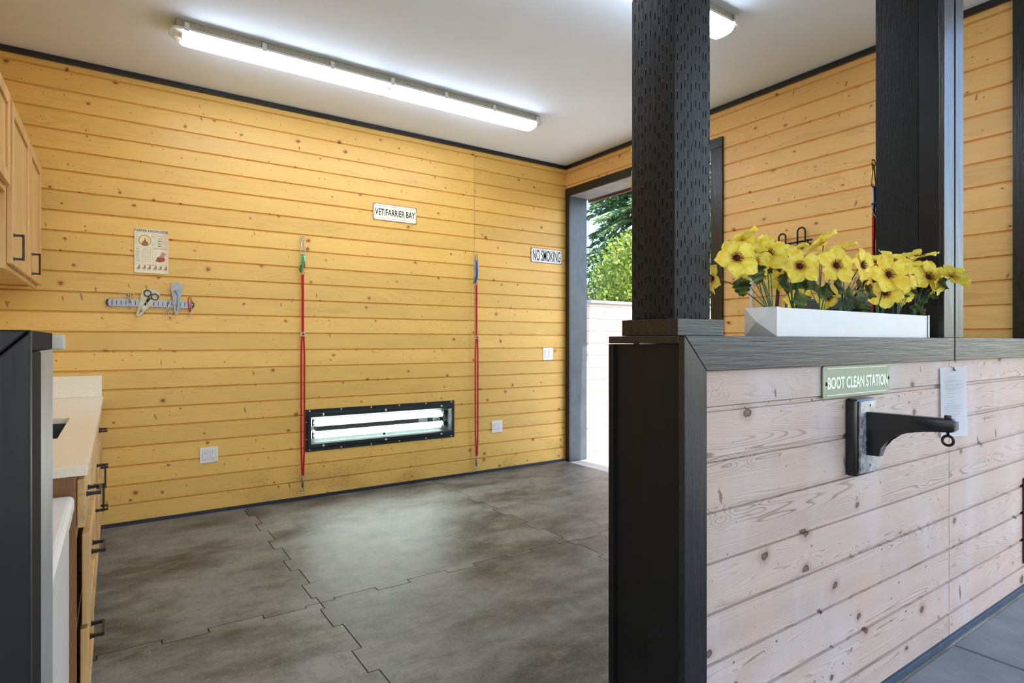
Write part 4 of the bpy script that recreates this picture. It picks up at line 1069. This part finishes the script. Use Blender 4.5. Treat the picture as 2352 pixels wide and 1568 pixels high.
arm = [(0.9514, 1.0155), (0.9514, 0.8715), (0.913, 0.8722), (0.910, 0.888), (0.9058, 0.902), (0.899, 0.917), (0.8908, 0.9287), (0.876, 0.941), (0.859, 0.9495), (0.833, 0.9595), (0.8049, 0.9664), (0.78, 0.9708), (0.7555, 0.9735), (0.712, 0.9765), (0.704, 0.984), (0.704, 1.0095), (0.711, 1.0165)]
obj('arm', prism(B(), arm, 'X', 2.0695, 2.1055, 0.004), m_gloss, wb, True)
eb = ring(B(), (2.0875, 0.7265, 0.9495), 0.0145, 0.0042, 'X', 20, 8)
tube(eb, [(2.0875, 0.7265, 0.964), (2.0875, 0.7265, 1.024)], 0.004, 8)
eb_o = obj('eye_bolt', eb, m_black_metal, wb, 'all')
obj('nut', prism(B(), [(2.0875 + 0.0095 * math.cos(a), 0.7265 + 0.0095 * math.sin(a)) for a in [2 * PI * i / 6 for i in range(6)]], 'Z', 1.0168, 1.026, 0.001), simple('rusty_nut', (74, 52, 44), 0.5, 0.5), eb_o)

# planter
pt = thing('planter', 'long white vinyl planter box with pyramid ends on the half wall', 'planter', (2.16, 1.05, CZ1))
PX0, PX1, PY0, PY1, PZ0, PZ1 = 1.628, 2.685, 1.0, 1.102, CZ1 + 0.0005, 1.352
bm = B(); w = 0.005
box(bm, PX0, PX1, PY0, PY0 + w, PZ0, PZ1); box(bm, PX0, PX1, PY1 - w, PY1, PZ0, PZ1); box(bm, PX0, PX1, PY0 + w, PY1 - w, PZ0, PZ0 + w)
obj('trough', bm, m_vinyl, pt)
for x, s in ((PX0, -1), (PX1, 1)):
    bm = B(); e = 0.003
    ys, zs = (PY0 - e, PY1 + e), (PZ0, PZ1 + 0.002)
    xo = x + s * 0.002; xi = x - s * 0.012
    a = [bm.verts.new((xi, ys[i], zs[j])) for i, j in ((0, 0), (1, 0), (1, 1), (0, 1))]
    b = [bm.verts.new((xo, ys[i], zs[j])) for i, j in ((0, 0), (1, 0), (1, 1), (0, 1))]
    ap = bm.verts.new((x + s * 0.024, (ys[0] + ys[1]) / 2, (zs[0] + zs[1]) / 2))
    for k in range(4):
        bm.faces.new((a[k], a[(k + 1) % 4], b[(k + 1) % 4], b[k])); bm.faces.new((b[k], b[(k + 1) % 4], ap))
    bmesh.ops.recalc_face_normals(bm, faces=bm.faces)
    obj('end_cap', bm, m_vinyl_cap, pt)
obj('foam_filling', bx(PX0 + 0.01, PX1 - 0.01, PY0 + w + 0.0005, PY1 - w - 0.0005, PZ0 + w + 0.0005, PZ1 - 0.02), simple('green_foam', (70, 88, 60), 0.9), pt)

# flowers
def petal_mat():
    g = G('yellow_silk_petal')
    p = g.oc(); at = g.n('Attribute', attribute_name='rad').outputs['Fac']
    n = g.noise(p, 60, 3); n2 = g.noise(p, 14, 2)
    col = g.mix(g.ss(n, 0.35, 0.65), lin(232, 206, 62), lin(244, 226, 110))
    col = g.mix(g.m('MULTIPLY', g.ss(n2, 0.52, 0.7), 0.45), col, lin(238, 178, 24))
    col = g.mix(g.ss(at, 0.1, 0.42, 0.55, 0), col, lin(206, 128, 12))
    col = g.mix(g.ss(at, 0.86, 1.0, 0, 0.45), col, lin(250, 240, 150))
    d = g.pbr(col, 0.55, 0, None, 0.2)
    tl = g.n('BsdfTranslucent', {0: col}).outputs[0]
    return g.out(g.n('MixShader', {0: 0.32, 1: d, 2: tl}).outputs[0])
m_petal = petal_mat()
m_fcent = simple('dark_brown_flower_eye', (62, 22, 12), 0.7, 0, 0.2, 0.2, 300)
g = G('green_silk_leaf'); n = g.noise(g.oc(), 40, 3)
cl = g.mix(g.ss(n, 0.35, 0.65), lin(40, 50, 14), lin(84, 98, 36))
m_leaf = g.out(g.n('MixShader', {0: 0.2, 1: g.pbr(cl, 0.4, 0, None, 0.4), 2: g.n('BsdfTranslucent', {0: cl}).outputs[0]}).outputs[0])
m_stem = simple('green_stem_plastic', (40, 92, 52), 0.4, 0, 0.4)
def frame(nv, roll):
    n = Vector(nv).normalized(); up = Vector((0, 0, 1)) if abs(n.z) < 0.95 else Vector((0, 1, 0))
    s = up.cross(n).normalized(); t = n.cross(s)
    c, si = math.cos(roll), math.sin(roll)
    return (s * c + t * si, t * c - s * si, n)
def blossom(root, pos, nv, rad, seed, droop=0.0):
    rr = random.Random(seed); ex, ey, ez = frame(nv, rr.random() * 6.28); P = Vector(pos)
    bm = B(); lay = bm.verts.layers.float.new('rad')
    for k in range(5):
        a0 = 2 * PI * k / 5 + rr.uniform(-0.14, 0.14); ln = rad * rr.uniform(0.9, 1.08); wd = rad * rr.uniform(0.36, 0.43)
        cup = rr.uniform(0.0, 0.32) - droop + (0.3 * rr.random() if Vector(nv).normalized().z > 0.6 else 0); tw = rr.uniform(-0.3, 0.3); lift = rr.uniform(0, 0.003); ph = rr.random() * 6
        nu, nv_ = 7, 6; gr = []
        for i in range(nu + 1):
            t = i / nu; r = 0.06 * rad + (ln - 0.06 * rad) * t; row = []
            half = wd * ((0.2 + 0.8 * math.sin(t / 0.66 * PI / 2)) if t < 0.66 else math.sqrt(max(0.05, 1 - ((t - 0.66) / 0.36) ** 2)))
            for j in range(nv_ + 1):
                q = j / nv_ * 2 - 1
                y = half * q
                h = lift + cup * ln * t * (1 - 0.8 * t) * 1.6 - 0.16 * ln * t ** 3 * (cup < 0.15) + 0.10 * rad * q * q * t + tw * y * t * 0.9 + 0.02 * rad * math.sin(q * 5 + ph) * t * t * 1.6 + 0.008 * rad * math.sin(t * 9 + q * 7 + ph)
                rl = r - 0.07 * ln * (abs(q) ** 2) * (t > 0.6) + 0.03 * ln * math.cos(q * 4 + ph) * (t > 0.9)
                lx_, ly_ = rl * math.cos(a0) - y * math.sin(a0), rl * math.sin(a0) + y * math.cos(a0)
                v = bm.verts.new(P + ex * lx_ + ey * ly_ + ez * h); v[lay] = t; row.append(v)
            gr.append(row)
        for i in range(nu):
            for j in range(nv_): bm.faces.new((gr[i][j], gr[i + 1][j], gr[i + 1][j + 1], gr[i][j + 1]))
    b = obj('blossom', bm, m_petal, root, 'all')
    bm = B(); n = 10; rc_ = rad * 0.15; rings = []
    for j in range(3):
        a = j / 2 * PI / 2.2
        rings.append([bm.verts.new(P + ez * (0.004 + rc_ * 0.5 * math.sin(a)) + (ex * math.cos(2 * PI * k / n) + ey * math.sin(2 * PI * k / n)) * rc_ * math.cos(a)) for k in range(n)])
    for j in range(2):
        for k in range(n): bm.faces.new((rings[j][k], rings[j][(k + 1) % n], rings[j + 1][(k + 1) % n], rings[j + 1][k]))
    bm.faces.new(rings[2])
    for k in range(22):
        a = 2 * PI * k / 22 + rr.uniform(-0.1, 0.1); d = ex * math.cos(a) + ey * math.sin(a); l = rc_ * rr.uniform(1.5, 1.95)
        tube(bm, [P + d * rc_ * 0.7 + ez * 0.006, P + d * l + ez * 0.012], [0.0006, 0.0008], 4)
    obj('flower_eye', bm, m_fcent, b, 'all')
    return b
def stem(root, a, b, bend, r=0.0017):
    a, b = Vector(a), Vector(b); m = (a + b) / 2 + Vector(bend); pts = []
    for i in range(9):
        t = i / 8; pts.append(a * (1 - t) ** 2 + m * 2 * t * (1 - t) + b * t * t)
    return obj('stem', tube(B(), pts, r, 6), m_stem, root, 'all')
def leaf(root, pos, dirv, nv, ln, seed):
    rr = random.Random(seed); d = Vector(dirv).normalized(); n = Vector(nv).normalized(); s = d.cross(n).normalized(); n = s.cross(d); P = Vector(pos)
    prof = [0.05, 0.30, 0.46, 0.36, 0.50, 0.34, 0.40, 0.22, 0.2, 0.0]
    bm = B(); rows = []
    for i, w in enumerate(prof):
        t = i / (len(prof) - 1); c = P + d * (t * ln) - n * (0.22 * ln * t * t) + n * 0.01 * math.sin(t * 9 + seed)
        rows.append([bm.verts.new(c + s * (q * w * ln) + n * (abs(q) * w * ln * 0.3 + rr.uniform(-0.002, 0.002)) + d * (abs(q) * ln * 0.06)) for q in (-1, -0.5, 0, 0.5, 1)])
    for i in range(len(rows) - 1):
        for k in range(4): bm.faces.new((rows[i][k], rows[i][k + 1], rows[i + 1][k + 1], rows[i + 1][k]))
    return obj('leaf', bm, m_leaf, root, 'all')
FACE = lambda x, y, dx=0.0, dz=0.0: (-x * 0.8 + dx, -y - 0.25, dz + 0.15)
BUNCH = {
 'a': (1.685, 'bunch of yellow silk flowers nearest the incised post, one head hidden behind it'),
 'b': (1.824, 'second bunch of yellow silk flowers from the pyramid end, below the wire loops'),
 'c': (1.978, 'third bunch of yellow silk flowers from the pyramid end of the planter'),
 'd': (2.107, 'middle bunch of yellow silk flowers with two thick green stalks'),
 'e': (2.387, 'bunch of yellow silk flowers just inside the edge of the rough post'),
 'f': (2.515, 'bunch of yellow silk flowers in front of the middle of the rough post'),
 'g': (2.664, 'bunch of yellow silk flowers at the far planter end, one head over the blue strip')}
HEADS = [('a', (1.60, 1.075, 1.53), (-0.5, -0.6, 0.8), 0.05), ('b', (1.82, 1.07, 1.51), (-0.2, -0.8, 0.7), 0.05), ('c', (2.10, 1.06, 1.525), (-0.2, -0.7, 0.8), 0.054), ('e', (2.42, 1.07, 1.52), (-0.1, -0.8, 0.5), 0.06), ('f', (2.58, 1.03, 1.515), (-0.3, -0.9, 0.5), 0.06), ('f', (2.53, 1.07, 1.565), (-0.4, -0.4, 0.9), 0.06),  # bunch, position, facing, radius
 ('a', (1.433, 1.00, 1.482), (-0.75, -1, 0.25), 0.056), ('a', (1.603, 1.06, 1.490), (-0.9, -1, 0.05), 0.055), ('a', (1.600, 1.09, 1.558), (-0.2, 0.5, 1.0), 0.055),
 ('a', (1.650, 1.04, 1.516), (-1.1, -0.7, 0.45), 0.058), ('a', (1.668, 1.25, 1.463), (-1, 0.5, -0.1), 0.05), ('a', (1.73, 1.09, 1.50), (0.3, -0.8, 0.5), 0.05),
 ('b', (1.752, 1.00, 1.482), (-0.9, -1.0, 0.3), 0.055), ('b', (1.85, 1.12, 1.468), (-0.5, -0.6, -0.5), 0.05), ('b', (1.875, 1.10, 1.548), (0, 0.1, 1), 0.056), ('b', (1.95, 1.12, 1.405), (-0.4, -0.8, -0.7), 0.045), ('b', (1.80, 1.10, 1.535), (-0.6, -0.2, 0.9), 0.05),
 ('c', (1.970, 1.00, 1.5004), (-0.7, -1, 0.2), 0.061), ('c', (2.02, 1.07, 1.585), (-0.3, 0.5, 0.95), 0.06), ('c', (2.06, 1.10, 1.55), (-0.3, 0.2, 0.9), 0.055), ('c', (2.15, 1.12, 1.412), (-0.4, -0.8, -0.6), 0.045),
 ('d', (2.185, 1.02, 1.519), (-0.1, -1, 0.1), 0.056), ('d', (2.17, 1.08, 1.572), (-0.1, 0.3, 1), 0.055), ('d', (2.235, 1.04, 1.465), (0.2, -0.8, -0.5), 0.055),
 ('e', (2.45, 1.09, 1.552), (-0.3, -0.5, 0.9), 0.068), ('e', (2.34, 1.00, 1.494), (-0.75, -1, 0.25), 0.07), ('e', (2.385, 1.03, 1.432), (-0.6, -0.7, -0.3), 0.058), ('e', (2.50, 1.09, 1.452), (-0.3, -0.7, -0.5), 0.05),
 ('f', (2.46, 1.0, 1.494), (-0.5, -1, 0.2), 0.062), ('f', (2.62, 1.06, 1.556), (-0.4, -0.1, 0.9), 0.066), ('f', (2.60, 1.06, 1.453), (-0.4, -0.9, -0.3), 0.056),
 ('g', (2.692, 1.035, 1.588), (-0.3, -0.1, 1), 0.064), ('g', (2.69, 1.005, 1.507), (-0.6, -1, 0.4), 0.064), ('g', (2.70, 0.928, 1.502), (0.55, -0.35, 0.75), 0.06), ('g', (2.715, 0.985, 1.475), (0.1, -0.9, -0.3), 0.05)]
LEAVES = [('a', (1.455, 1.0, 1.432), (0.15, 0, -1), (-0.9, -0.6, 0), 0.075), ('a', (1.555, 1.02, 1.478), (0.3, 0, -1), (-0.5, -1, 0.2), 0.085), ('a', (1.62, 1.05, 1.47), (0.9, 0, 0.15), (0, -0.7, 0.8), 0.08),
 ('b', (1.70, 1.06, 1.49), (0.7, 0, 0.2), (0, -1, 0.4), 0.1), ('b', (1.73, 1.05, 1.445), (0.9, 0, -0.4), (0, -1, 0.4), 0.1), ('b', (1.80, 1.02, 1.41), (-0.5, -0.2, -0.7), (-0.3, -1, 0.4), 0.09), ('b', (1.845, 1.03, 1.42), (0.9, -0.1, 0.3), (0, -0.8, 0.6), 0.085),
 ('b', (1.90, 1.06, 1.50), (0.2, 0, -1), (-0.3, -1, 0.1), 0.11), ('c', (1.88, 1.05, 1.45), (-0.8, 0, -0.2), (0, -1, 0.5), 0.1), ('c', (2.0, 1.02, 1.45), (0.8, 0, -0.25), (0, -1, 0.5), 0.1), ('c', (2.03, 1.05, 1.45), (-0.6, 0, -0.6), (0, -1, 0.3), 0.09),
 ('d', (2.08, 1.02, 1.415), (0.9, 0, -0.3), (0, -0.9, 0.6), 0.115), ('d', (2.16, 1.03, 1.37), (0.9, -0.1, 0.15), (0, -0.7, 0.8), 0.12), ('d', (2.17, 1.03, 1.395), (0.6, 0, 0.4), (0, -1, 0.5), 0.1), ('d', (2.19, 1.04, 1.48), (0.6, 0, -0.5), (0, -1, 0.4), 0.1),
 ('e', (2.24, 1.03, 1.445), (0.7, 0, -0.3), (0, -1, 0.5), 0.09), ('e', (2.43, 1.04, 1.45), (0.3, 0, -0.9), (0, -1, 0.3), 0.075), ('f', (2.56, 1.04, 1.455), (-0.2, 0, -1), (0, -1, 0.3), 0.07), ('f', (2.6, 1.04, 1.455), (0.8, 0, 0.1), (0, -0.9, 0.5), 0.08),
 ('g', (2.64, 1.03, 1.40), (-0.3, 0, -0.6), (0, -1, 0.3), 0.055), ('g', (2.655, 1.02, 1.385), (0.6, -0.1, -0.4), (0, -1, 0.4), 0.06), ('g', (2.68, 1.03, 1.41), (0.8, 0, 0.4), (0, -0.8, 0.6), 0.07), ('g', (2.68, 0.995, 1.44), (0.9, 0, -0.1), (0, -0.8, 0.6), 0.075), ('g', (2.69, 0.96, 1.49), (0.9, 0, -0.5), (0, -1, 0.3), 0.08), ('f', (2.66, 1.05, 1.46), (0.8, 0, -0.1), (0, -1, 0.3), 0.08)]
roots = {}
for k, (x, lab) in BUNCH.items():
    roots[k] = thing('flower_bunch', lab, 'artificial flowers', (x, 1.05, PZ1 - 0.02), 'yellow silk flowers in the white planter')
for i, (k, p, nv, r) in enumerate(HEADS):
    root = roots[k]; bx0 = BUNCH[k][0]; n = Vector(nv).normalized(); rr = random.Random(i)
    blossom(root, p, nv, r * 1.14, 100 + i)
    base = (bx0 + rr.uniform(-0.012, 0.012), 1.05 + rr.uniform(-0.015, 0.015), PZ1 - 0.022)
    end = Vector(p) - n * 0.004
    stem(root, base, end, ((bx0 - p[0]) * 0.15, 0, 0.04 - 0.1 * abs(p[0] - bx0)))
for i, (k, p, d, nv, ln) in enumerate(LEAVES):
    leaf(roots[k], p, d, nv, ln * 0.72, i)
    if i % 2 == 0: stem(roots[k], (BUNCH[k][0] + 0.006, 1.052, PZ1 - 0.022), p, (0, 0, 0.01), 0.0013)
for x, y in ((2.09, 1.05), (2.115, 1.045)): stem(roots['d'], (x, y, PZ1 - 0.022), (x + (0.03 if x < 2.1 else 0.1), y, 1.44), (0.0, 0, 0), 0.004)
stem(roots['b'], (1.824, 1.05, PZ1 - 0.022), (1.826, 1.05, 1.45), (0, 0, 0), 0.006)

# ------------------------------------------------------------------ right wall: rack, tools, storage cabinet
rk = thing('wire_rack', 'black wire rack with tall loops on the right wall above the flowers', 'rack', (RX, 2.25, 1.95))
XR = RX - 0.03
bm = tube(B(), [(XR, 2.345, 1.93), (XR, 2.13, 1.938)], 0.006, 8)
tube(bm, [(XR, 2.345, 1.895), (XR, 2.13, 1.90)], 0.006, 8)
for y in (2.31, 2.16): tube(bm, [(RX - 0.001, y, 1.915), (XR, y, 1.915)], 0.006, 8); tube(bm, [(XR, y, 1.895), (XR, y, 1.937)], 0.005, 8)
obj('bars', bm, m_black_metal, rk, 'all')
for y0, y1, zt, zb in ((2.362, 2.312, 2.005, 1.91), (2.226, 2.172, 2.028, 1.90)):
    r = (y0 - y1) / 2; cy = (y0 + y1) / 2; xx = XR - 0.012
    pts = [(xx, y0, zb)] + [(xx, cy + r * math.cos(a), zt - r + r * math.sin(a)) for a in [PI * i / 12 for i in range(13)]] + [(xx, y1, zb)] + [(xx - 0.04, y1, zb - 0.02), (xx - 0.07, y1, zb)]
    obj('loop', tube(B(), pts, 0.006, 8), m_black_metal, rk, 'all')
br = thing('broom', 'broom with a whitish pole standing against the right wall', 'broom', (3.84, 2.57, 0.0))
obj('pole', tube(B(), [(3.83, 2.55, 0.12), (3.87, 2.575, 1.74)], 0.0125, 12), m_pole_w, br, 'all')
obj('brush_head', bx(3.79, 3.87, 2.40, 2.70, 0.001, 0.13, 0.01), m_char, br)
fk = thing('stable_fork', 'dark handled tool leaning on the right wall beside the whitish broom', 'tool', (3.8, 2.38, 0.0))
obj('shaft', tube(B(), [(3.74, 2.40, 0.1), (3.88, 2.365, 1.70)], 0.012, 10), m_pole_d, fk, 'all')
bm = B()
for k in range(5): tube(bm, [(3.74, 2.34 + 0.03 * k, 0.13), (3.735, 2.34 + 0.03 * k, 0.002)], 0.004, 6)
tube(bm, [(3.74, 2.335, 0.13), (3.74, 2.465, 0.13)], 0.006, 6)
obj('tines', bm, m_black_metal, fk, 'all')
cbn = thing('storage_cabinet', 'charcoal plastic storage cabinet against the right wall behind the flowers', 'cabinet', (3.7, 1.83, 0))
obj('body', bx(3.48, 3.9, 1.62, 2.06, 0.0, 1.43, 0.01), m_char, cbn)
obj('top_lid', bx(3.46, 3.905, 1.60, 2.075, 1.4305, 1.505, 0.012), m_char, cbn)
obj('door', bx(3.468, 3.4795, 1.64, 2.04, 0.05, 1.40, 0.003), m_char, cbn)

# ------------------------------------------------------------------ outside: fence, trees, house
fn = thing('board_fence', 'sunlit pale board fence seen through the doorway', 'fence', (6.5, 4.85, 0))
bm = planks(B(), 'X', 4.81, -1, 4.16, 9.0, -0.005, 1.668, 0.03, 0.1335, (), 0.008, 0.002, 0.004)
box(bm, 4.16, 9.0, 4.8185, 4.86, -0.13, 1.668)
obj('boards', bm, m_fence, fn)
obj('top_rail', bx(4.16, 9.0, 4.79, 4.88, 1.669, 1.702, 0.003), simple('weathered_blue_grey_rail', (150, 160, 166), 0.6), fn)
def leafmat(name, a, b, tr=0.35):
    g = G(name); inf = g.noise(g.pos(), 3.0, 3)
    n = g.noise(g.pos(), 30, 1)
    col = g.mix(g.ss(g.m('ADD', g.m('MULTIPLY', inf, 0.5), g.m('MULTIPLY', n, 0.5)), 0.38, 0.62), lin(*a), lin(*b))
    return g.out(g.n('MixShader', {0: tr, 1: g.pbr(col, 0.5, 0, None, 0.3), 2: g.n('BsdfTranslucent', {0: col}).outputs[0]}).outputs[0])
m_bark = simple('grey_brown_bark', (92, 76, 62), 0.9, 0, 0.1, 0.25, 6)
def quad(bm, c, d, s, l, w):
    """kite-shaped leaf"""
    vs = [bm.verts.new(c), bm.verts.new(c + d * l * 0.5 + s * w), bm.verts.new(c + d * l), bm.verts.new(c + d * l * 0.5 - s * w)]
    bm.faces.new(vs)
def rv(r): 
    while True:
        v = Vector((r.uniform(-1, 1), r.uniform(-1, 1), r.uniform(-1, 1)))
        if 0.05 < v.length < 1: return v.normalized()
def conifer(label, x, y, h, rb, seed, z0=-0.13):
    r = random.Random(seed)
    t = thing('conifer', label, 'tree', (x, y, z0))
    obj('trunk', tube(B(), [(x, y, z0), (x, y, z0 + h * 0.5), (x, y, z0 + h)], [rb * 0.085, rb * 0.05, 0.01], 10), m_bark, t, 'all')
    bm = B(); z = 0.7
    while z < h - 0.2:
        k = 1 - z / h; ln = rb * (k ** 0.85) * r.uniform(0.85, 1.1) + 0.15; nb = 9
        a0 = r.random() * 6
        for b in range(nb):
            a = a0 + 2 * PI * b / nb + r.uniform(-0.2, 0.2); L = ln * r.uniform(0.75, 1.12); o = Vector((x, y, z0 + z + r.uniform(-0.1, 0.1)))
            dv = Vector((math.cos(a), math.sin(a), 0)); n = max(4, int(L / 0.085))
            for i in range(n):
                f = (i + 0.5) / n; p = o + dv * (L * f) + Vector((0, 0, 0.18 * L * f - 0.42 * L * f * f))
                sd = Vector((-dv.y, dv.x, 0)); wd = 0.34 * L * (1 - f * 0.75) * 0.5
                for s in (-1, 1):
                    for q in range(4):
                        d = (dv * r.uniform(0.4, 1.0) + sd * s * r.uniform(0.3, 1.0) + Vector((0, 0, r.uniform(-0.75, 0.0)))).normalized()
                        quad(bm, p + sd * s * wd * r.random(), d, rv(r).cross(d).normalized(), r.uniform(0.16, 0.32), r.uniform(0.024, 0.05))
        z += 0.26 * (0.55 + 0.45 * k)
    obj('foliage', bm, leafmat('conifer_green' + str(seed), (52, 92, 78), (140, 168, 104), 0.15), t)
def bush(label, cat, x, y, zc, rx, rz, n, col, seed, lw=0.05, z0=-0.13):
    r = random.Random(seed)
    t = thing('leafy_tree', label, cat, (x, y, z0))
    obj('trunk', tube(B(), [(x, y, z0), (x + 0.05, y, zc * 0.6), (x, y, zc)], [0.09, 0.07, 0.03], 8), m_bark, t, 'all')
    bm = B(); lobes = [(rv(r), r.uniform(0.45, 0.65)) for _ in range(14)]
    for i in range(n):
        d0, s0 = lobes[i % 14]; v = rv(r) * (r.random() ** 0.4)
        q = d0 * 0.62 + v * s0
        p = Vector((x + q.x * rx, y + q.y * rx, zc + q.z * rz)); d = (rv(r) + v * 0.6).normalized()
        quad(bm, p, d, rv(r).cross(d).normalized(), lw * r.uniform(1.2, 2.2), lw * r.uniform(0.4, 0.75))
    obj('foliage', bm, leafmat('leaf_green' + str(seed), col[0], col[1]), t)
conifer('tall dark conifer beyond the fence', 12.45, 10.95, 12.0, 3.0, 4)
bush('yellow green broadleaf tree close behind the fence', 'tree', 7.45, 7.0, 2.0, 1.0, 1.15, 9000, ((96, 124, 40), (176, 188, 92)), 5, 0.045)
bush('mid green broadleaf tree behind the fence, under the conifer', 'tree', 8.75, 8.95, 2.15, 1.0, 1.2, 8000, ((58, 96, 58), (118, 150, 90)), 6, 0.05)
hs = thing('neighbour_house', 'small white house glimpsed beyond the fence', 'house', (15.8, 20.0, -0.13))
obj('walls', bx(12.6, 17.0, 18.6, 24.0, -0.13, 3.1), simple('white_render', (228, 224, 218), 0.8), hs)
obj('roof', prism(B(), [(18.3, 3.08), (24.3, 3.08), (21.3, 4.7)], 'X', 12.3, 17.25), simple('pinkish_roof_tiles', (190, 150, 140), 0.8), hs)

# ------------------------------------------------------------------ light, sky, camera
w = bpy.data.worlds.new('World'); bpy.context.scene.world = w; w.use_nodes = True
nt_ = w.node_tree; nt_.nodes.clear()
sky = nt_.nodes.new('ShaderNodeTexSky'); sky.sky_type = 'NISHITA'; sky.sun_disc = False
sky.sun_elevation = math.radians(53); sky.sun_rotation = math.radians(177); sky.air_density = 1.0; sky.dust_density = 1.5; sky.ozone_density = 1.2
bg = nt_.nodes.new('ShaderNodeBackground'); bg.inputs[1].default_value = 0.6
wo = nt_.nodes.new('ShaderNodeOutputWorld')
nt_.links.new(sky.outputs[0], bg.inputs[0]); nt_.links.new(bg.outputs[0], wo.inputs[0])
sd = bpy.data.lights.new('sun', 'SUN'); sd.energy = 9.0; sd.angle = math.radians(0.53); sd.color = (1.0, 0.955, 0.88)
so = bpy.data.objects.new('sun', sd); C.objects.link(so)
so.rotation_euler = Vector((-0.05, 1.0, -1.33)).to_track_quat('-Z', 'Y').to_euler()
so.location = (3, -8, 12)

cd = bpy.data.cameras.new('camera'); cam = bpy.data.objects.new('camera', cd); C.objects.link(cam)
cd.sensor_width = 36; cd.lens = 1343.0 / 2352.0 * 36; cd.clip_start = 0.02; cd.clip_end = 200
cam.location = (0, 0, 1.25); cam.rotation_euler = (PI / 2, 0, -math.radians(34.1065))
S = bpy.context.scene
S.camera = cam
S.view_settings.view_transform = 'Standard'; S.view_settings.look = 'None'; S.view_settings.gamma = 1; S.view_settings.exposure = 0.14
S.view_settings.use_curve_mapping = False
S.cycles.max_bounces = 7; S.cycles.diffuse_bounces = 4; S.cycles.glossy_bounces = 3; S.cycles.transparent_max_bounces = 8
S.cycles.use_adaptive_sampling = True; S.cycles.adaptive_threshold = 0.1
S.cycles.caustics_reflective = False; S.cycles.caustics_refractive = False; S.cycles.sample_clamp_indirect = 6
S.cycles.use_denoising = True
